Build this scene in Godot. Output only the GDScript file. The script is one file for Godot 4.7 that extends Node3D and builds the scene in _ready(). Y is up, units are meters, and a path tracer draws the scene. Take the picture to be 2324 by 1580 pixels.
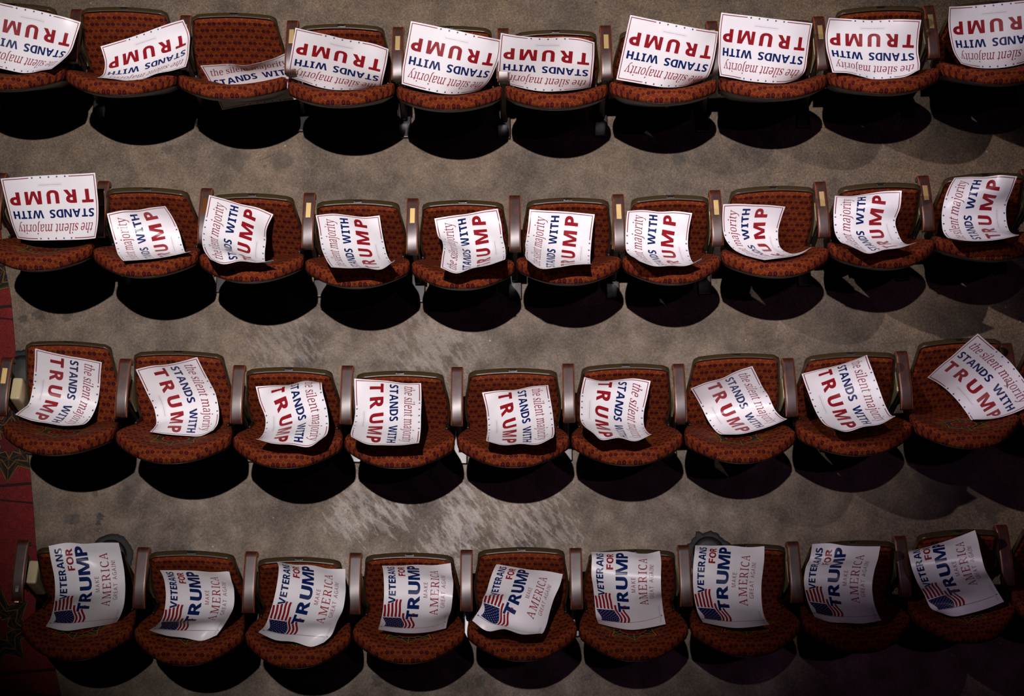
extends Node3D
# Rows of folding theatre seats on a sloping concrete floor, seen steeply from above, with printed signs left on them.
# Units are metres, y is up, the seats face +z. The floor plane is y = -SLOPE * z.

const SLOPE := 0.18534
const ORD := ["", "first", "second", "third", "fourth", "fifth", "sixth", "seventh", "eighth", "ninth", "tenth", "eleventh"]
const ROWNAME := ["", "top row", "second row", "third row", "bottom row"]
const SAG := 0.05
const BACK_H := 0.42

# seats: row, place in the row, x, z, yaw, width between stands, tilt of the folded seat, lean of the back (degrees)
const SEATS := [
	[1, 1, -2.391, -1.700, -0.0449, 0.535, 56.0, 12.0],
	[1, 2, -1.857, -1.667, -0.0332, 0.535, 56.8, 14.8],
	[1, 3, -1.330, -1.638, -0.0216, 0.521, 58.2, 14.8],
	[1, 4, -0.812, -1.608, -0.0102, 0.516, 57.7, 9.5],
	[1, 5, -0.299, -1.588, 0.0011, 0.511, 57.7, 11.5],
	[1, 6, 0.206, -1.592, 0.0121, 0.498, 58.2, 7.0],
	[1, 7, 0.714, -1.611, 0.0233, 0.519, 58.8, 5.0],
	[1, 8, 1.234, -1.634, 0.0347, 0.522, 58.8, 8.8],
	[1, 9, 1.764, -1.674, 0.0464, 0.542, 56.8, 14.3],
	[1, 10, 2.302, -1.733, 0.0582, 0.542, 55.2, 7.5],
	[2, 1, -2.191, -0.834, -0.0405, 0.494, 55.2, 12.0],
	[2, 2, -1.699, -0.797, -0.0297, 0.494, 56.2, 10.2],
	[2, 3, -1.208, -0.767, -0.0189, 0.490, 57.0, 10.5],
	[2, 4, -0.717, -0.743, -0.0081, 0.493, 56.8, 9.5],
	[2, 5, -0.229, -0.736, 0.0026, 0.484, 56.8, 10.2],
	[2, 6, 0.259, -0.746, 0.0133, 0.491, 58.5, 10.5],
	[2, 7, 0.735, -0.759, 0.0238, 0.462, 56.8, 10.5],
	[2, 8, 1.216, -0.790, 0.0343, 0.504, 57.2, 12.8],
	[2, 9, 1.713, -0.826, 0.0453, 0.493, 57.5, 9.0],
	[2, 10, 2.206, -0.857, 0.0561, 0.494, 58.5, 11.8],
	[3, 1, -2.052, 0.039, -0.0379, 0.510, 59.0, 33.2],
	[3, 2, -1.532, 0.057, -0.0260, 0.531, 56.2, 26.3],
	[3, 3, -1.015, 0.073, -0.0147, 0.503, 55.5, 14.3],
	[3, 4, -0.510, 0.078, -0.0036, 0.509, 56.2, 12.2],
	[3, 5, 0.003, 0.073, 0.0077, 0.517, 56.0, 13.5],
	[3, 6, 0.517, 0.066, 0.0190, 0.513, 56.2, 16.0],
	[3, 7, 1.028, 0.053, 0.0302, 0.510, 55.8, 22.8],
	[3, 8, 1.547, 0.022, 0.0416, 0.531, 56.0, 17.8],
	[3, 9, 2.057, -0.013, 0.0528, 0.491, 55.5, 23.5],
	[3, 10, 2.547, -0.051, 0.0636, 0.492, 54.8, 15.8],
	[4, 1, -1.921, 0.889, -0.0351, 0.500, 52.2, 16.0],
	[4, 2, -1.426, 0.915, -0.0237, 0.490, 53.0, 17.5],
	[4, 3, -0.945, 0.928, -0.0131, 0.473, 53.2, 15.0],
	[4, 4, -0.457, 0.924, -0.0024, 0.503, 55.8, 17.5],
	[4, 5, 0.041, 0.913, 0.0085, 0.494, 55.8, 19.8],
	[4, 6, 0.533, 0.902, 0.0193, 0.490, 54.0, 16.2],
	[4, 7, 1.025, 0.888, 0.0302, 0.495, 54.8, 17.8],
	[4, 8, 1.516, 0.867, 0.0409, 0.487, 53.8, 16.8],
	[4, 9, 1.992, 0.831, 0.0514, 0.467, 54.5, 19.0],
	[4, 10, 2.457, 0.780, 0.0616, 0.468, 52.0, 15.2],
	[0, 1, -0.812, -2.493, -0.0102, 0.516, 57.7, 9.5],
	[0, 2, -0.299, -2.473, 0.0011, 0.511, 57.7, 11.5],
	[0, 3, 0.206, -2.477, 0.0121, 0.498, 58.2, 7.0],
	[0, 4, 0.714, -2.496, 0.0233, 0.519, 58.8, 5.0],
	[0, 5, 1.234, -2.519, 0.0347, 0.522, 58.8, 8.8],
	[0, 6, 1.764, -2.559, 0.0464, 0.542, 56.8, 14.3],
	[0, 7, 2.302, -2.618, 0.0582, 0.542, 55.2, 7.5],
]
# arm stands: row, place, x, z, yaw, has a brass plaque
const STANDS := [
	[1, 0, -2.658, -1.718, -0.0508, 0],
	[1, 1, -2.124, -1.683, -0.0390, 0],
	[1, 2, -1.590, -1.652, -0.0273, 1],
	[1, 3, -1.069, -1.625, -0.0159, 1],
	[1, 4, -0.554, -1.591, -0.0046, 1],
	[1, 5, -0.043, -1.585, 0.0067, 0],
	[1, 6, 0.455, -1.599, 0.0176, 1],
	[1, 7, 0.973, -1.622, 0.0290, 1],
	[1, 8, 1.494, -1.646, 0.0405, 1],
	[1, 9, 2.033, -1.702, 0.0523, 1],
	[1, 10, 2.572, -1.764, 0.0641, 0],
	[2, 0, -2.438, -0.854, -0.0459, 0],
	[2, 1, -1.945, -0.814, -0.0351, 1],
	[2, 2, -1.453, -0.779, -0.0243, 2],
	[2, 3, -0.963, -0.756, -0.0135, 1],
	[2, 4, -0.471, -0.729, -0.0027, 1],
	[2, 5, 0.013, -0.743, 0.0079, 0],
	[2, 6, 0.504, -0.749, 0.0187, 1],
	[2, 7, 0.965, -0.769, 0.0288, 1],
	[2, 8, 1.467, -0.811, 0.0399, 1],
	[2, 9, 1.959, -0.841, 0.0507, 1],
	[2, 10, 2.452, -0.874, 0.0615, 0],
	[3, 0, -2.347, 0.035, -0.0439, 1],
	[3, 1, -1.797, 0.042, -0.0319, 0],
	[3, 2, -1.267, 0.072, -0.0202, 0],
	[3, 3, -0.764, 0.074, -0.0092, 0],
	[3, 4, -0.255, 0.081, 0.0020, 0],
	[3, 5, 0.261, 0.065, 0.0134, 0],
	[3, 6, 0.773, 0.066, 0.0246, 0],
	[3, 7, 1.283, 0.039, 0.0358, 0],
	[3, 8, 1.812, 0.006, 0.0474, 0],
	[3, 9, 2.302, -0.031, 0.0582, 0],
	[3, 10, 2.792, -0.070, 0.0690, 0],
	[4, 0, -2.218, 0.873, -0.0411, 3],
	[4, 1, -1.671, 0.906, -0.0291, 0],
	[4, 2, -1.181, 0.925, -0.0183, 0],
	[4, 3, -0.708, 0.931, -0.0079, 0],
	[4, 4, -0.206, 0.917, 0.0031, 0],
	[4, 5, 0.288, 0.909, 0.0140, 0],
	[4, 6, 0.778, 0.896, 0.0247, 0],
	[4, 7, 1.273, 0.880, 0.0356, 0],
	[4, 8, 1.760, 0.855, 0.0463, 0],
	[4, 9, 2.224, 0.806, 0.0565, 0],
	[4, 10, 2.689, 0.753, 0.0667, 0],
	[0, 0, -1.069, -2.510, -0.0159, 0],
	[0, 1, -0.554, -2.476, -0.0046, 0],
	[0, 2, -0.043, -2.470, 0.0067, 0],
	[0, 3, 0.455, -2.484, 0.0176, 0],
	[0, 4, 0.973, -2.507, 0.0290, 0],
	[0, 5, 1.494, -2.531, 0.0405, 0],
	[0, 6, 2.033, -2.587, 0.0523, 0],
	[0, 7, 2.572, -2.649, 0.0641, 0],
]
# signs: row, place, then a 7 x 5 grid of points on the bent sheet, in millimetres, row by row from the top left of the print
const SIGNS := [
	[1, 1, -2172, 1058, -1244, -2232, 1015, -1264, -2290, 969, -1282, -2352, 932, -1305, -2425, 924, -1327, -2499, 928, -1345, -2572, 928, -1367, -2134, 1033, -1306, -2196, 994, -1327, -2262, 967, -1353, -2334, 957, -1375, -2408, 963, -1391, -2482, 973, -1404, -2556, 983, -1418, -2101, 1016, -1373, -2171, 1000, -1399, -2244, 993, -1422, -2317, 993, -1440, -2391, 1002, -1454, -2465, 1017, -1465, -2539, 1033, -1473, -2080, 1030, -1446, -2153, 1032, -1465, -2227, 1031, -1486, -2300, 1034, -1504, -2375, 1044, -1516, -2449, 1059, -1526, -2523, 1074, -1536, -2063, 1042, -1519, -2135, 1062, -1533, -2209, 1069, -1550, -2283, 1075, -1567, -2358, 1088, -1576, -2432, 1103, -1585, -2506, 1109, -1601],
	[1, 2, -1540, 1049, -1264, -1611, 1024, -1257, -1684, 1006, -1253, -1752, 978, -1242, -1817, 967, -1237, -1894, 975, -1243, -1970, 982, -1247, -1538, 1022, -1336, -1606, 990, -1325, -1677, 964, -1316, -1747, 936, -1305, -1820, 919, -1295, -1896, 917, -1292, -1972, 920, -1293, -1542, 1003, -1409, -1609, 969, -1398, -1680, 941, -1388, -1752, 919, -1378, -1825, 898, -1368, -1898, 881, -1358, -1973, 869, -1349, -1549, 994, -1484, -1621, 972, -1473, -1693, 949, -1462, -1765, 925, -1453, -1837, 901, -1443, -1908, 878, -1433, -1979, 852, -1422, -1573, 1043, -1533, -1643, 1012, -1533, -1712, 978, -1530, -1781, 944, -1525, -1852, 915, -1517, -1925, 894, -1506, -2000, 881, -1489],
	[1, 3, -1530, 770, -1451, -1454, 790, -1443, -1379, 806, -1437, -1305, 819, -1420, -1230, 838, -1424, -1157, 857, -1436, -1087, 872, -1464, -1509, 698, -1435, -1436, 717, -1431, -1362, 732, -1439, -1288, 748, -1439, -1214, 765, -1439, -1140, 783, -1440, -1066, 801, -1444, -1492, 626, -1418, -1419, 645, -1412, -1345, 659, -1422, -1271, 675, -1428, -1196, 692, -1429, -1122, 710, -1428, -1048, 729, -1425, -1476, 555, -1394, -1402, 572, -1398, -1328, 587, -1403, -1254, 604, -1406, -1180, 621, -1407, -1105, 639, -1406, -1031, 657, -1405, -1460, 483, -1375, -1385, 499, -1381, -1311, 516, -1384, -1237, 533, -1384, -1163, 551, -1383, -1089, 568, -1383, -1015, 585, -1384],
	[1, 4, -646, 708, -1356, -724, 719, -1348, -800, 733, -1334, -876, 752, -1324, -953, 768, -1332, -1027, 781, -1354, -1102, 801, -1371, -635, 780, -1335, -710, 793, -1337, -785, 807, -1344, -860, 821, -1351, -934, 837, -1359, -1009, 854, -1364, -1082, 874, -1364, -621, 853, -1338, -695, 867, -1350, -769, 879, -1363, -843, 891, -1378, -917, 905, -1388, -991, 923, -1390, -1065, 943, -1390, -603, 920, -1372, -678, 932, -1385, -752, 945, -1396, -826, 959, -1407, -900, 973, -1418, -974, 989, -1424, -1048, 1006, -1429, -590, 989, -1402, -661, 991, -1430, -735, 1008, -1436, -808, 1027, -1436, -882, 1041, -1448, -957, 1055, -1458, -1031, 1069, -1469],
	[1, 5, -158, 770, -1307, -210, 811, -1269, -265, 853, -1235, -323, 895, -1210, -392, 929, -1203, -459, 966, -1199, -521, 1010, -1193, -116, 833, -1316, -175, 874, -1290, -236, 914, -1271, -305, 946, -1264, -377, 968, -1267, -449, 994, -1269, -518, 1025, -1267, -84, 896, -1345, -148, 934, -1329, -216, 968, -1321, -288, 991, -1323, -362, 1009, -1330, -435, 1029, -1335, -505, 1058, -1335, -60, 953, -1388, -128, 988, -1379, -199, 1014, -1379, -272, 1033, -1385, -346, 1049, -1393, -420, 1068, -1399, -492, 1091, -1402, -54, 989, -1454, -110, 1036, -1436, -183, 1058, -1439, -257, 1073, -1449, -331, 1088, -1457, -404, 1107, -1463, -478, 1127, -1467],
	[1, 6, 384, 771, -1326, 308, 773, -1311, 231, 778, -1300, 154, 784, -1294, 78, 784, -1306, 3, 783, -1328, -71, 785, -1348, 387, 846, -1316, 311, 849, -1317, 235, 851, -1321, 159, 853, -1326, 83, 856, -1332, 7, 858, -1339, -69, 861, -1346, 390, 920, -1335, 314, 921, -1342, 239, 920, -1352, 163, 922, -1357, 87, 927, -1359, 11, 931, -1362, -65, 934, -1367, 393, 990, -1365, 319, 986, -1381, 243, 987, -1389, 168, 992, -1388, 92, 998, -1387, 16, 1001, -1392, -60, 1001, -1402, 391, 1063, -1390, 324, 1051, -1421, 248, 1054, -1425, 172, 1063, -1416, 96, 1068, -1416, 21, 1070, -1424, -53, 1067, -1441],
	[1, 7, 902, 854, -1304, 841, 881, -1266, 777, 912, -1236, 710, 945, -1217, 638, 969, -1215, 565, 993, -1214, 493, 1017, -1213, 938, 920, -1291, 869, 950, -1276, 799, 978, -1268, 727, 1001, -1267, 653, 1020, -1270, 580, 1042, -1271, 508, 1064, -1272, 959, 982, -1326, 889, 1011, -1317, 817, 1035, -1315, 743, 1055, -1318, 669, 1072, -1324, 596, 1091, -1327, 523, 1113, -1329, 971, 1028, -1384, 904, 1063, -1371, 833, 1088, -1367, 759, 1107, -1372, 685, 1123, -1378, 611, 1141, -1383, 538, 1162, -1386, 979, 1070, -1447, 919, 1111, -1428, 849, 1140, -1422, 775, 1156, -1428, 701, 1171, -1435, 627, 1190, -1440, 554, 1207, -1446],
	[1, 8, 1382, 856, -1317, 1317, 879, -1283, 1247, 905, -1264, 1175, 931, -1253, 1107, 964, -1241, 1045, 1006, -1228, 980, 1045, -1215, 1406, 927, -1320, 1332, 947, -1314, 1258, 962, -1313, 1183, 974, -1316, 1110, 994, -1311, 1040, 1024, -1302, 974, 1060, -1289, 1414, 977, -1375, 1343, 1001, -1367, 1268, 1014, -1368, 1192, 1023, -1373, 1117, 1035, -1375, 1044, 1056, -1371, 977, 1090, -1358, 1422, 1019, -1438, 1351, 1047, -1427, 1277, 1064, -1425, 1202, 1074, -1429, 1127, 1084, -1433, 1052, 1098, -1434, 979, 1119, -1429, 1432, 1067, -1496, 1360, 1092, -1488, 1287, 1111, -1484, 1212, 1126, -1484, 1137, 1137, -1488, 1062, 1148, -1490, 987, 1162, -1491],
	[1, 9, 1934, 1009, -1274, 1875, 970, -1260, 1801, 956, -1257, 1728, 953, -1254, 1659, 985, -1251, 1589, 1015, -1250, 1515, 1029, -1244, 1950, 968, -1336, 1877, 948, -1333, 1801, 945, -1332, 1725, 954, -1330, 1651, 972, -1326, 1579, 996, -1323, 1507, 1018, -1319, 1952, 952, -1411, 1876, 960, -1408, 1801, 971, -1403, 1726, 975, -1402, 1650, 979, -1402, 1575, 993, -1399, 1500, 1008, -1395, 1954, 988, -1477, 1879, 1000, -1472, 1803, 1006, -1471, 1727, 1004, -1473, 1651, 1002, -1474, 1575, 1007, -1473, 1500, 1021, -1470, 1959, 1044, -1530, 1881, 1038, -1538, 1805, 1028, -1544, 1728, 1018, -1547, 1652, 1025, -1547, 1577, 1041, -1541, 1511, 1073, -1522],
	[1, 10, 2535, 941, -1377, 2464, 952, -1349, 2393, 963, -1323, 2318, 971, -1306, 2245, 991, -1292, 2179, 1027, -1277, 2117, 1070, -1266, 2536, 1013, -1402, 2461, 1018, -1386, 2386, 1017, -1376, 2311, 1007, -1373, 2235, 1008, -1366, 2163, 1027, -1352, 2094, 1055, -1337, 2529, 1072, -1449, 2454, 1069, -1442, 2378, 1058, -1440, 2304, 1043, -1441, 2228, 1037, -1436, 2154, 1045, -1425, 2081, 1064, -1411, 2522, 1118, -1509, 2447, 1107, -1508, 2372, 1092, -1508, 2297, 1078, -1508, 2222, 1070, -1505, 2147, 1075, -1495, 2073, 1091, -1481, 2516, 1153, -1576, 2441, 1139, -1576, 2366, 1126, -1576, 2291, 1114, -1575, 2215, 1104, -1573, 2141, 1110, -1563, 2073, 1138, -1541],
	[2, 1, -1924, 881, -439, -1986, 839, -455, -2056, 811, -467, -2129, 791, -476, -2202, 771, -485, -2272, 745, -500, -2336, 713, -526, -1916, 898, -513, -1986, 871, -525, -2059, 851, -532, -2134, 836, -537, -2208, 820, -543, -2281, 800, -552, -2351, 775, -567, -1915, 925, -585, -1989, 909, -590, -2064, 895, -595, -2139, 882, -598, -2214, 868, -602, -2288, 852, -607, -2361, 834, -615, -1919, 966, -649, -1994, 953, -652, -2069, 940, -656, -2144, 928, -659, -2219, 916, -661, -2294, 903, -663, -2370, 891, -666, -1924, 1010, -712, -2000, 1000, -712, -2075, 987, -716, -2150, 973, -720, -2225, 964, -720, -2301, 956, -718, -2377, 948, -716],
	[2, 2, -1770, 940, -292, -1794, 879, -331, -1819, 822, -374, -1844, 767, -420, -1868, 734, -483, -1891, 749, -554, -1909, 782, -621, -1697, 921, -307, -1722, 860, -347, -1747, 802, -388, -1772, 752, -440, -1796, 726, -507, -1818, 742, -577, -1834, 790, -634, -1624, 902, -325, -1650, 842, -364, -1675, 783, -406, -1700, 736, -459, -1724, 717, -529, -1743, 748, -594, -1763, 815, -622, -1553, 886, -348, -1578, 824, -383, -1604, 764, -422, -1628, 718, -478, -1650, 715, -549, -1669, 768, -599, -1690, 837, -623, -1482, 872, -375, -1507, 807, -406, -1532, 743, -437, -1556, 704, -497, -1576, 727, -563, -1596, 792, -597, -1619, 861, -618],
	[2, 3, -1346, 1086, -226, -1381, 1046, -283, -1404, 1003, -345, -1414, 973, -416, -1413, 955, -491, -1409, 941, -566, -1406, 926, -641, -1293, 1045, -222, -1311, 1022, -293, -1333, 974, -346, -1348, 936, -408, -1342, 928, -483, -1337, 918, -559, -1334, 900, -633, -1219, 1042, -239, -1240, 995, -296, -1267, 937, -337, -1281, 899, -400, -1274, 895, -475, -1265, 892, -551, -1264, 871, -623, -1147, 1016, -245, -1175, 957, -285, -1201, 900, -328, -1213, 863, -392, -1209, 856, -467, -1202, 850, -542, -1189, 849, -616, -1078, 995, -267, -1105, 926, -287, -1134, 864, -320, -1146, 828, -384, -1146, 813, -459, -1149, 796, -533, -1119, 818, -598],
	[2, 4, -803, 1100, -180, -826, 1047, -230, -847, 999, -285, -867, 955, -344, -882, 925, -412, -895, 906, -484, -912, 885, -556, -731, 1076, -187, -754, 1021, -235, -776, 971, -287, -794, 932, -350, -808, 908, -421, -821, 892, -494, -833, 878, -569, -659, 1056, -199, -683, 997, -240, -704, 946, -293, -722, 909, -357, -735, 889, -429, -746, 876, -503, -761, 852, -574, -588, 1032, -203, -610, 974, -248, -631, 923, -300, -650, 885, -363, -664, 864, -435, -677, 845, -508, -691, 825, -580, -527, 1036, -247, -538, 964, -270, -558, 903, -311, -578, 859, -369, -594, 833, -440, -608, 815, -513, -620, 829, -586],
	[2, 5, -319, 1062, -197, -316, 1028, -264, -312, 996, -333, -320, 948, -391, -336, 889, -436, -348, 835, -487, -362, 849, -559, -250, 1036, -181, -251, 993, -244, -248, 960, -312, -254, 914, -372, -265, 862, -425, -273, 846, -498, -286, 849, -573, -178, 1049, -200, -176, 985, -242, -178, 934, -298, -182, 890, -361, -189, 866, -432, -201, 867, -508, -209, 852, -582, -103, 1058, -212, -103, 998, -260, -103, 939, -307, -106, 892, -367, -115, 880, -442, -125, 862, -516, -134, 867, -591, -31, 1073, -232, -29, 1010, -274, -29, 951, -322, -32, 902, -381, -42, 865, -448, -50, 859, -524, -66, 899, -584],
	[2, 6, 65, 1077, -232, 60, 1020, -282, 62, 968, -337, 61, 913, -390, 67, 869, -452, 75, 848, -525, 82, 870, -596, 126, 1047, -200, 127, 995, -256, 130, 945, -314, 134, 898, -374, 142, 867, -443, 150, 858, -518, 157, 862, -594, 201, 1051, -203, 202, 990, -249, 205, 934, -300, 209, 889, -362, 217, 870, -435, 225, 870, -510, 233, 869, -586, 276, 1059, -212, 278, 995, -253, 281, 931, -294, 285, 884, -353, 292, 870, -426, 300, 872, -502, 309, 870, -578, 354, 1063, -215, 354, 994, -247, 357, 930, -288, 360, 881, -346, 366, 857, -418, 374, 856, -494, 385, 873, -568],
	[2, 7, 571, 1061, -229, 554, 1003, -276, 538, 942, -321, 525, 889, -374, 524, 877, -451, 530, 868, -528, 539, 846, -600, 639, 1034, -218, 625, 977, -267, 611, 921, -316, 600, 873, -374, 600, 866, -448, 606, 875, -523, 612, 861, -597, 714, 1023, -226, 699, 960, -266, 686, 903, -315, 675, 857, -375, 673, 845, -447, 683, 871, -518, 688, 856, -591, 788, 1010, -233, 774, 945, -270, 760, 886, -315, 750, 843, -377, 746, 821, -447, 756, 850, -516, 763, 865, -589, 856, 1011, -267, 848, 937, -283, 834, 870, -316, 824, 823, -374, 820, 801, -446, 826, 819, -518, 840, 858, -583],
	[2, 8, 1153, 927, -303, 1109, 878, -341, 1066, 831, -383, 1026, 792, -435, 995, 780, -502, 986, 809, -571, 987, 857, -630, 1215, 892, -329, 1171, 839, -362, 1128, 791, -402, 1088, 754, -455, 1061, 748, -525, 1054, 782, -591, 1059, 838, -643, 1277, 856, -355, 1234, 801, -384, 1191, 751, -422, 1151, 717, -476, 1127, 716, -547, 1126, 761, -608, 1135, 826, -646, 1339, 824, -387, 1296, 765, -409, 1253, 713, -443, 1213, 678, -497, 1195, 689, -567, 1200, 746, -617, 1210, 814, -649, 1394, 801, -434, 1358, 734, -442, 1316, 676, -465, 1276, 640, -518, 1267, 668, -583, 1275, 733, -621, 1286, 804, -646],
	[2, 9, 1531, 1096, -278, 1511, 1038, -325, 1494, 978, -371, 1481, 942, -437, 1481, 938, -515, 1492, 919, -589, 1507, 889, -657, 1598, 1064, -266, 1583, 1013, -321, 1568, 963, -377, 1556, 924, -440, 1557, 943, -512, 1565, 944, -586, 1581, 904, -648, 1671, 1063, -286, 1657, 1004, -332, 1643, 950, -384, 1631, 910, -447, 1631, 923, -515, 1640, 959, -579, 1653, 929, -647, 1746, 1056, -300, 1732, 996, -344, 1718, 938, -390, 1707, 901, -456, 1704, 902, -522, 1716, 958, -570, 1725, 955, -645, 1818, 1056, -326, 1807, 985, -353, 1793, 924, -395, 1782, 891, -463, 1778, 883, -526, 1792, 945, -568, 1799, 975, -637],
	[2, 10, 1978, 1057, -346, 1978, 993, -387, 1976, 945, -447, 1979, 944, -525, 1996, 956, -600, 2026, 947, -670, 2063, 925, -733, 2054, 1051, -337, 2054, 996, -388, 2054, 948, -448, 2055, 931, -520, 2066, 977, -579, 2088, 987, -650, 2122, 966, -715, 2131, 1052, -336, 2130, 1003, -394, 2130, 952, -449, 2131, 921, -518, 2141, 966, -573, 2155, 1015, -627, 2184, 1001, -695, 2207, 1060, -342, 2207, 1007, -397, 2207, 952, -448, 2208, 918, -515, 2214, 945, -580, 2231, 1012, -613, 2242, 1048, -678, 2283, 1071, -356, 2283, 1005, -395, 2282, 945, -442, 2284, 914, -511, 2288, 926, -584, 2302, 987, -627, 2316, 1049, -670],
	[3, 1, -1898, 633, 78, -1914, 568, 112, -1928, 504, 152, -1944, 456, 209, -1963, 462, 282, -1976, 513, 336, -1985, 581, 370, -1974, 645, 66, -1989, 580, 102, -2004, 515, 139, -2019, 464, 191, -2037, 467, 263, -2051, 512, 322, -2060, 572, 369, -2049, 659, 58, -2064, 593, 92, -2079, 527, 127, -2095, 469, 173, -2111, 472, 243, -2124, 517, 303, -2136, 570, 356, -2125, 670, 45, -2139, 605, 81, -2154, 540, 117, -2170, 478, 158, -2185, 475, 226, -2198, 524, 282, -2212, 568, 342, -2201, 680, 29, -2214, 616, 69, -2229, 554, 110, -2246, 492, 147, -2261, 469, 215, -2273, 522, 267, -2286, 579, 316],
	[3, 2, -1442, 720, 90, -1421, 656, 127, -1401, 590, 157, -1380, 528, 193, -1364, 501, 262, -1360, 521, 334, -1370, 572, 391, -1515, 704, 105, -1494, 634, 128, -1474, 567, 158, -1453, 509, 202, -1438, 484, 271, -1434, 507, 343, -1433, 544, 409, -1588, 684, 112, -1568, 614, 133, -1547, 549, 167, -1527, 490, 211, -1513, 471, 279, -1511, 509, 345, -1509, 549, 409, -1661, 663, 109, -1641, 597, 142, -1621, 534, 180, -1602, 473, 222, -1588, 464, 288, -1587, 513, 346, -1585, 558, 406, -1735, 647, 120, -1715, 584, 159, -1695, 523, 199, -1676, 460, 236, -1661, 448, 303, -1661, 503, 356, -1662, 567, 397],
	[3, 3, -871, 679, 200, -862, 747, 233, -851, 786, 294, -830, 787, 368, -817, 800, 444, -817, 838, 511, -836, 896, 560, -945, 689, 195, -938, 747, 244, -923, 769, 314, -899, 760, 386, -893, 791, 452, -893, 832, 515, -893, 863, 584, -1017, 681, 212, -1012, 739, 261, -992, 741, 332, -971, 736, 403, -968, 780, 463, -970, 834, 515, -969, 876, 578, -1093, 684, 216, -1085, 722, 281, -1057, 705, 348, -1043, 718, 419, -1043, 767, 475, -1045, 825, 523, -1046, 881, 575, -1170, 691, 224, -1149, 684, 297, -1121, 668, 366, -1115, 697, 435, -1117, 754, 487, -1121, 818, 528, -1122, 890, 556],
	[3, 4, -415, 699, 211, -410, 736, 278, -407, 775, 344, -406, 809, 413, -404, 838, 483, -405, 877, 548, -405, 937, 593, -490, 703, 213, -486, 745, 277, -483, 777, 346, -481, 799, 419, -480, 831, 487, -481, 876, 548, -481, 931, 601, -565, 718, 208, -562, 753, 277, -559, 777, 349, -556, 790, 423, -557, 827, 489, -557, 879, 545, -558, 931, 601, -641, 729, 207, -638, 754, 279, -634, 766, 354, -632, 781, 428, -633, 829, 487, -633, 884, 539, -633, 933, 597, -716, 746, 208, -712, 738, 285, -706, 742, 361, -707, 774, 431, -709, 832, 482, -708, 891, 532, -699, 956, 571],
	[3, 5, 166, 665, 206, 169, 718, 260, 175, 758, 325, 182, 790, 393, 186, 827, 460, 187, 874, 520, 180, 935, 566, 90, 662, 212, 94, 711, 271, 100, 747, 337, 109, 773, 408, 113, 810, 475, 114, 858, 533, 113, 910, 590, 15, 653, 225, 19, 703, 282, 27, 731, 352, 37, 754, 424, 39, 796, 486, 38, 851, 539, 37, 910, 587, -61, 655, 229, -55, 691, 296, -43, 707, 369, -36, 736, 439, -37, 788, 493, -38, 848, 540, -39, 905, 591, -137, 655, 239, -119, 655, 314, -112, 679, 387, -110, 722, 450, -112, 782, 499, -114, 845, 542, -112, 914, 575],
	[3, 6, 631, 720, 209, 614, 714, 283, 597, 704, 356, 593, 728, 425, 599, 784, 476, 607, 848, 516, 609, 918, 546, 554, 721, 197, 543, 739, 269, 527, 732, 343, 519, 746, 417, 524, 794, 475, 531, 850, 526, 539, 908, 574, 478, 706, 198, 469, 752, 256, 457, 760, 330, 447, 771, 404, 449, 809, 469, 458, 867, 518, 466, 926, 565, 403, 693, 197, 393, 749, 249, 384, 779, 318, 377, 798, 391, 375, 829, 460, 383, 879, 516, 393, 925, 575, 330, 699, 181, 317, 736, 247, 308, 780, 310, 304, 821, 378, 303, 852, 450, 319, 906, 505, 354, 956, 555],
	[3, 7, 1101, 704, 128, 1132, 639, 154, 1163, 575, 181, 1196, 508, 193, 1226, 480, 251, 1247, 527, 306, 1262, 591, 344, 1031, 674, 141, 1063, 607, 158, 1095, 541, 178, 1127, 481, 210, 1155, 478, 278, 1175, 529, 331, 1192, 589, 375, 964, 648, 166, 994, 578, 173, 1025, 512, 192, 1058, 461, 235, 1083, 481, 301, 1102, 535, 352, 1119, 591, 400, 895, 619, 174, 925, 551, 191, 956, 485, 211, 989, 447, 264, 1011, 485, 323, 1029, 540, 372, 1046, 597, 420, 826, 593, 194, 856, 524, 208, 888, 460, 235, 920, 438, 295, 942, 479, 355, 957, 540, 398, 970, 610, 427],
	[3, 8, 1621, 748, 92, 1615, 802, 144, 1625, 827, 214, 1645, 821, 287, 1666, 813, 360, 1680, 846, 425, 1685, 914, 458, 1551, 722, 111, 1546, 777, 163, 1554, 805, 233, 1574, 802, 306, 1593, 805, 379, 1606, 845, 441, 1617, 901, 492, 1479, 701, 127, 1475, 753, 181, 1484, 781, 251, 1502, 783, 325, 1518, 802, 396, 1530, 850, 453, 1542, 904, 505, 1404, 685, 138, 1405, 729, 199, 1415, 754, 270, 1429, 771, 343, 1442, 805, 409, 1455, 853, 466, 1469, 898, 526, 1330, 668, 152, 1335, 707, 218, 1342, 745, 285, 1354, 772, 356, 1367, 809, 422, 1381, 861, 477, 1402, 923, 518],
	[3, 9, 2128, 783, 0, 2184, 738, 26, 2240, 693, 49, 2297, 655, 83, 2341, 645, 143, 2374, 653, 212, 2404, 663, 281, 2076, 737, 34, 2132, 690, 54, 2189, 644, 77, 2245, 608, 113, 2289, 598, 174, 2318, 612, 243, 2339, 636, 312, 2026, 691, 70, 2081, 641, 85, 2138, 595, 105, 2193, 560, 143, 2236, 553, 205, 2259, 575, 274, 2267, 617, 336, 1974, 643, 102, 2031, 593, 115, 2087, 546, 133, 2142, 512, 173, 2181, 510, 237, 2195, 546, 302, 2192, 605, 349, 1925, 596, 139, 1980, 543, 142, 2036, 495, 160, 2089, 465, 204, 2124, 472, 270, 2124, 526, 322, 2115, 597, 348],
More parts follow.
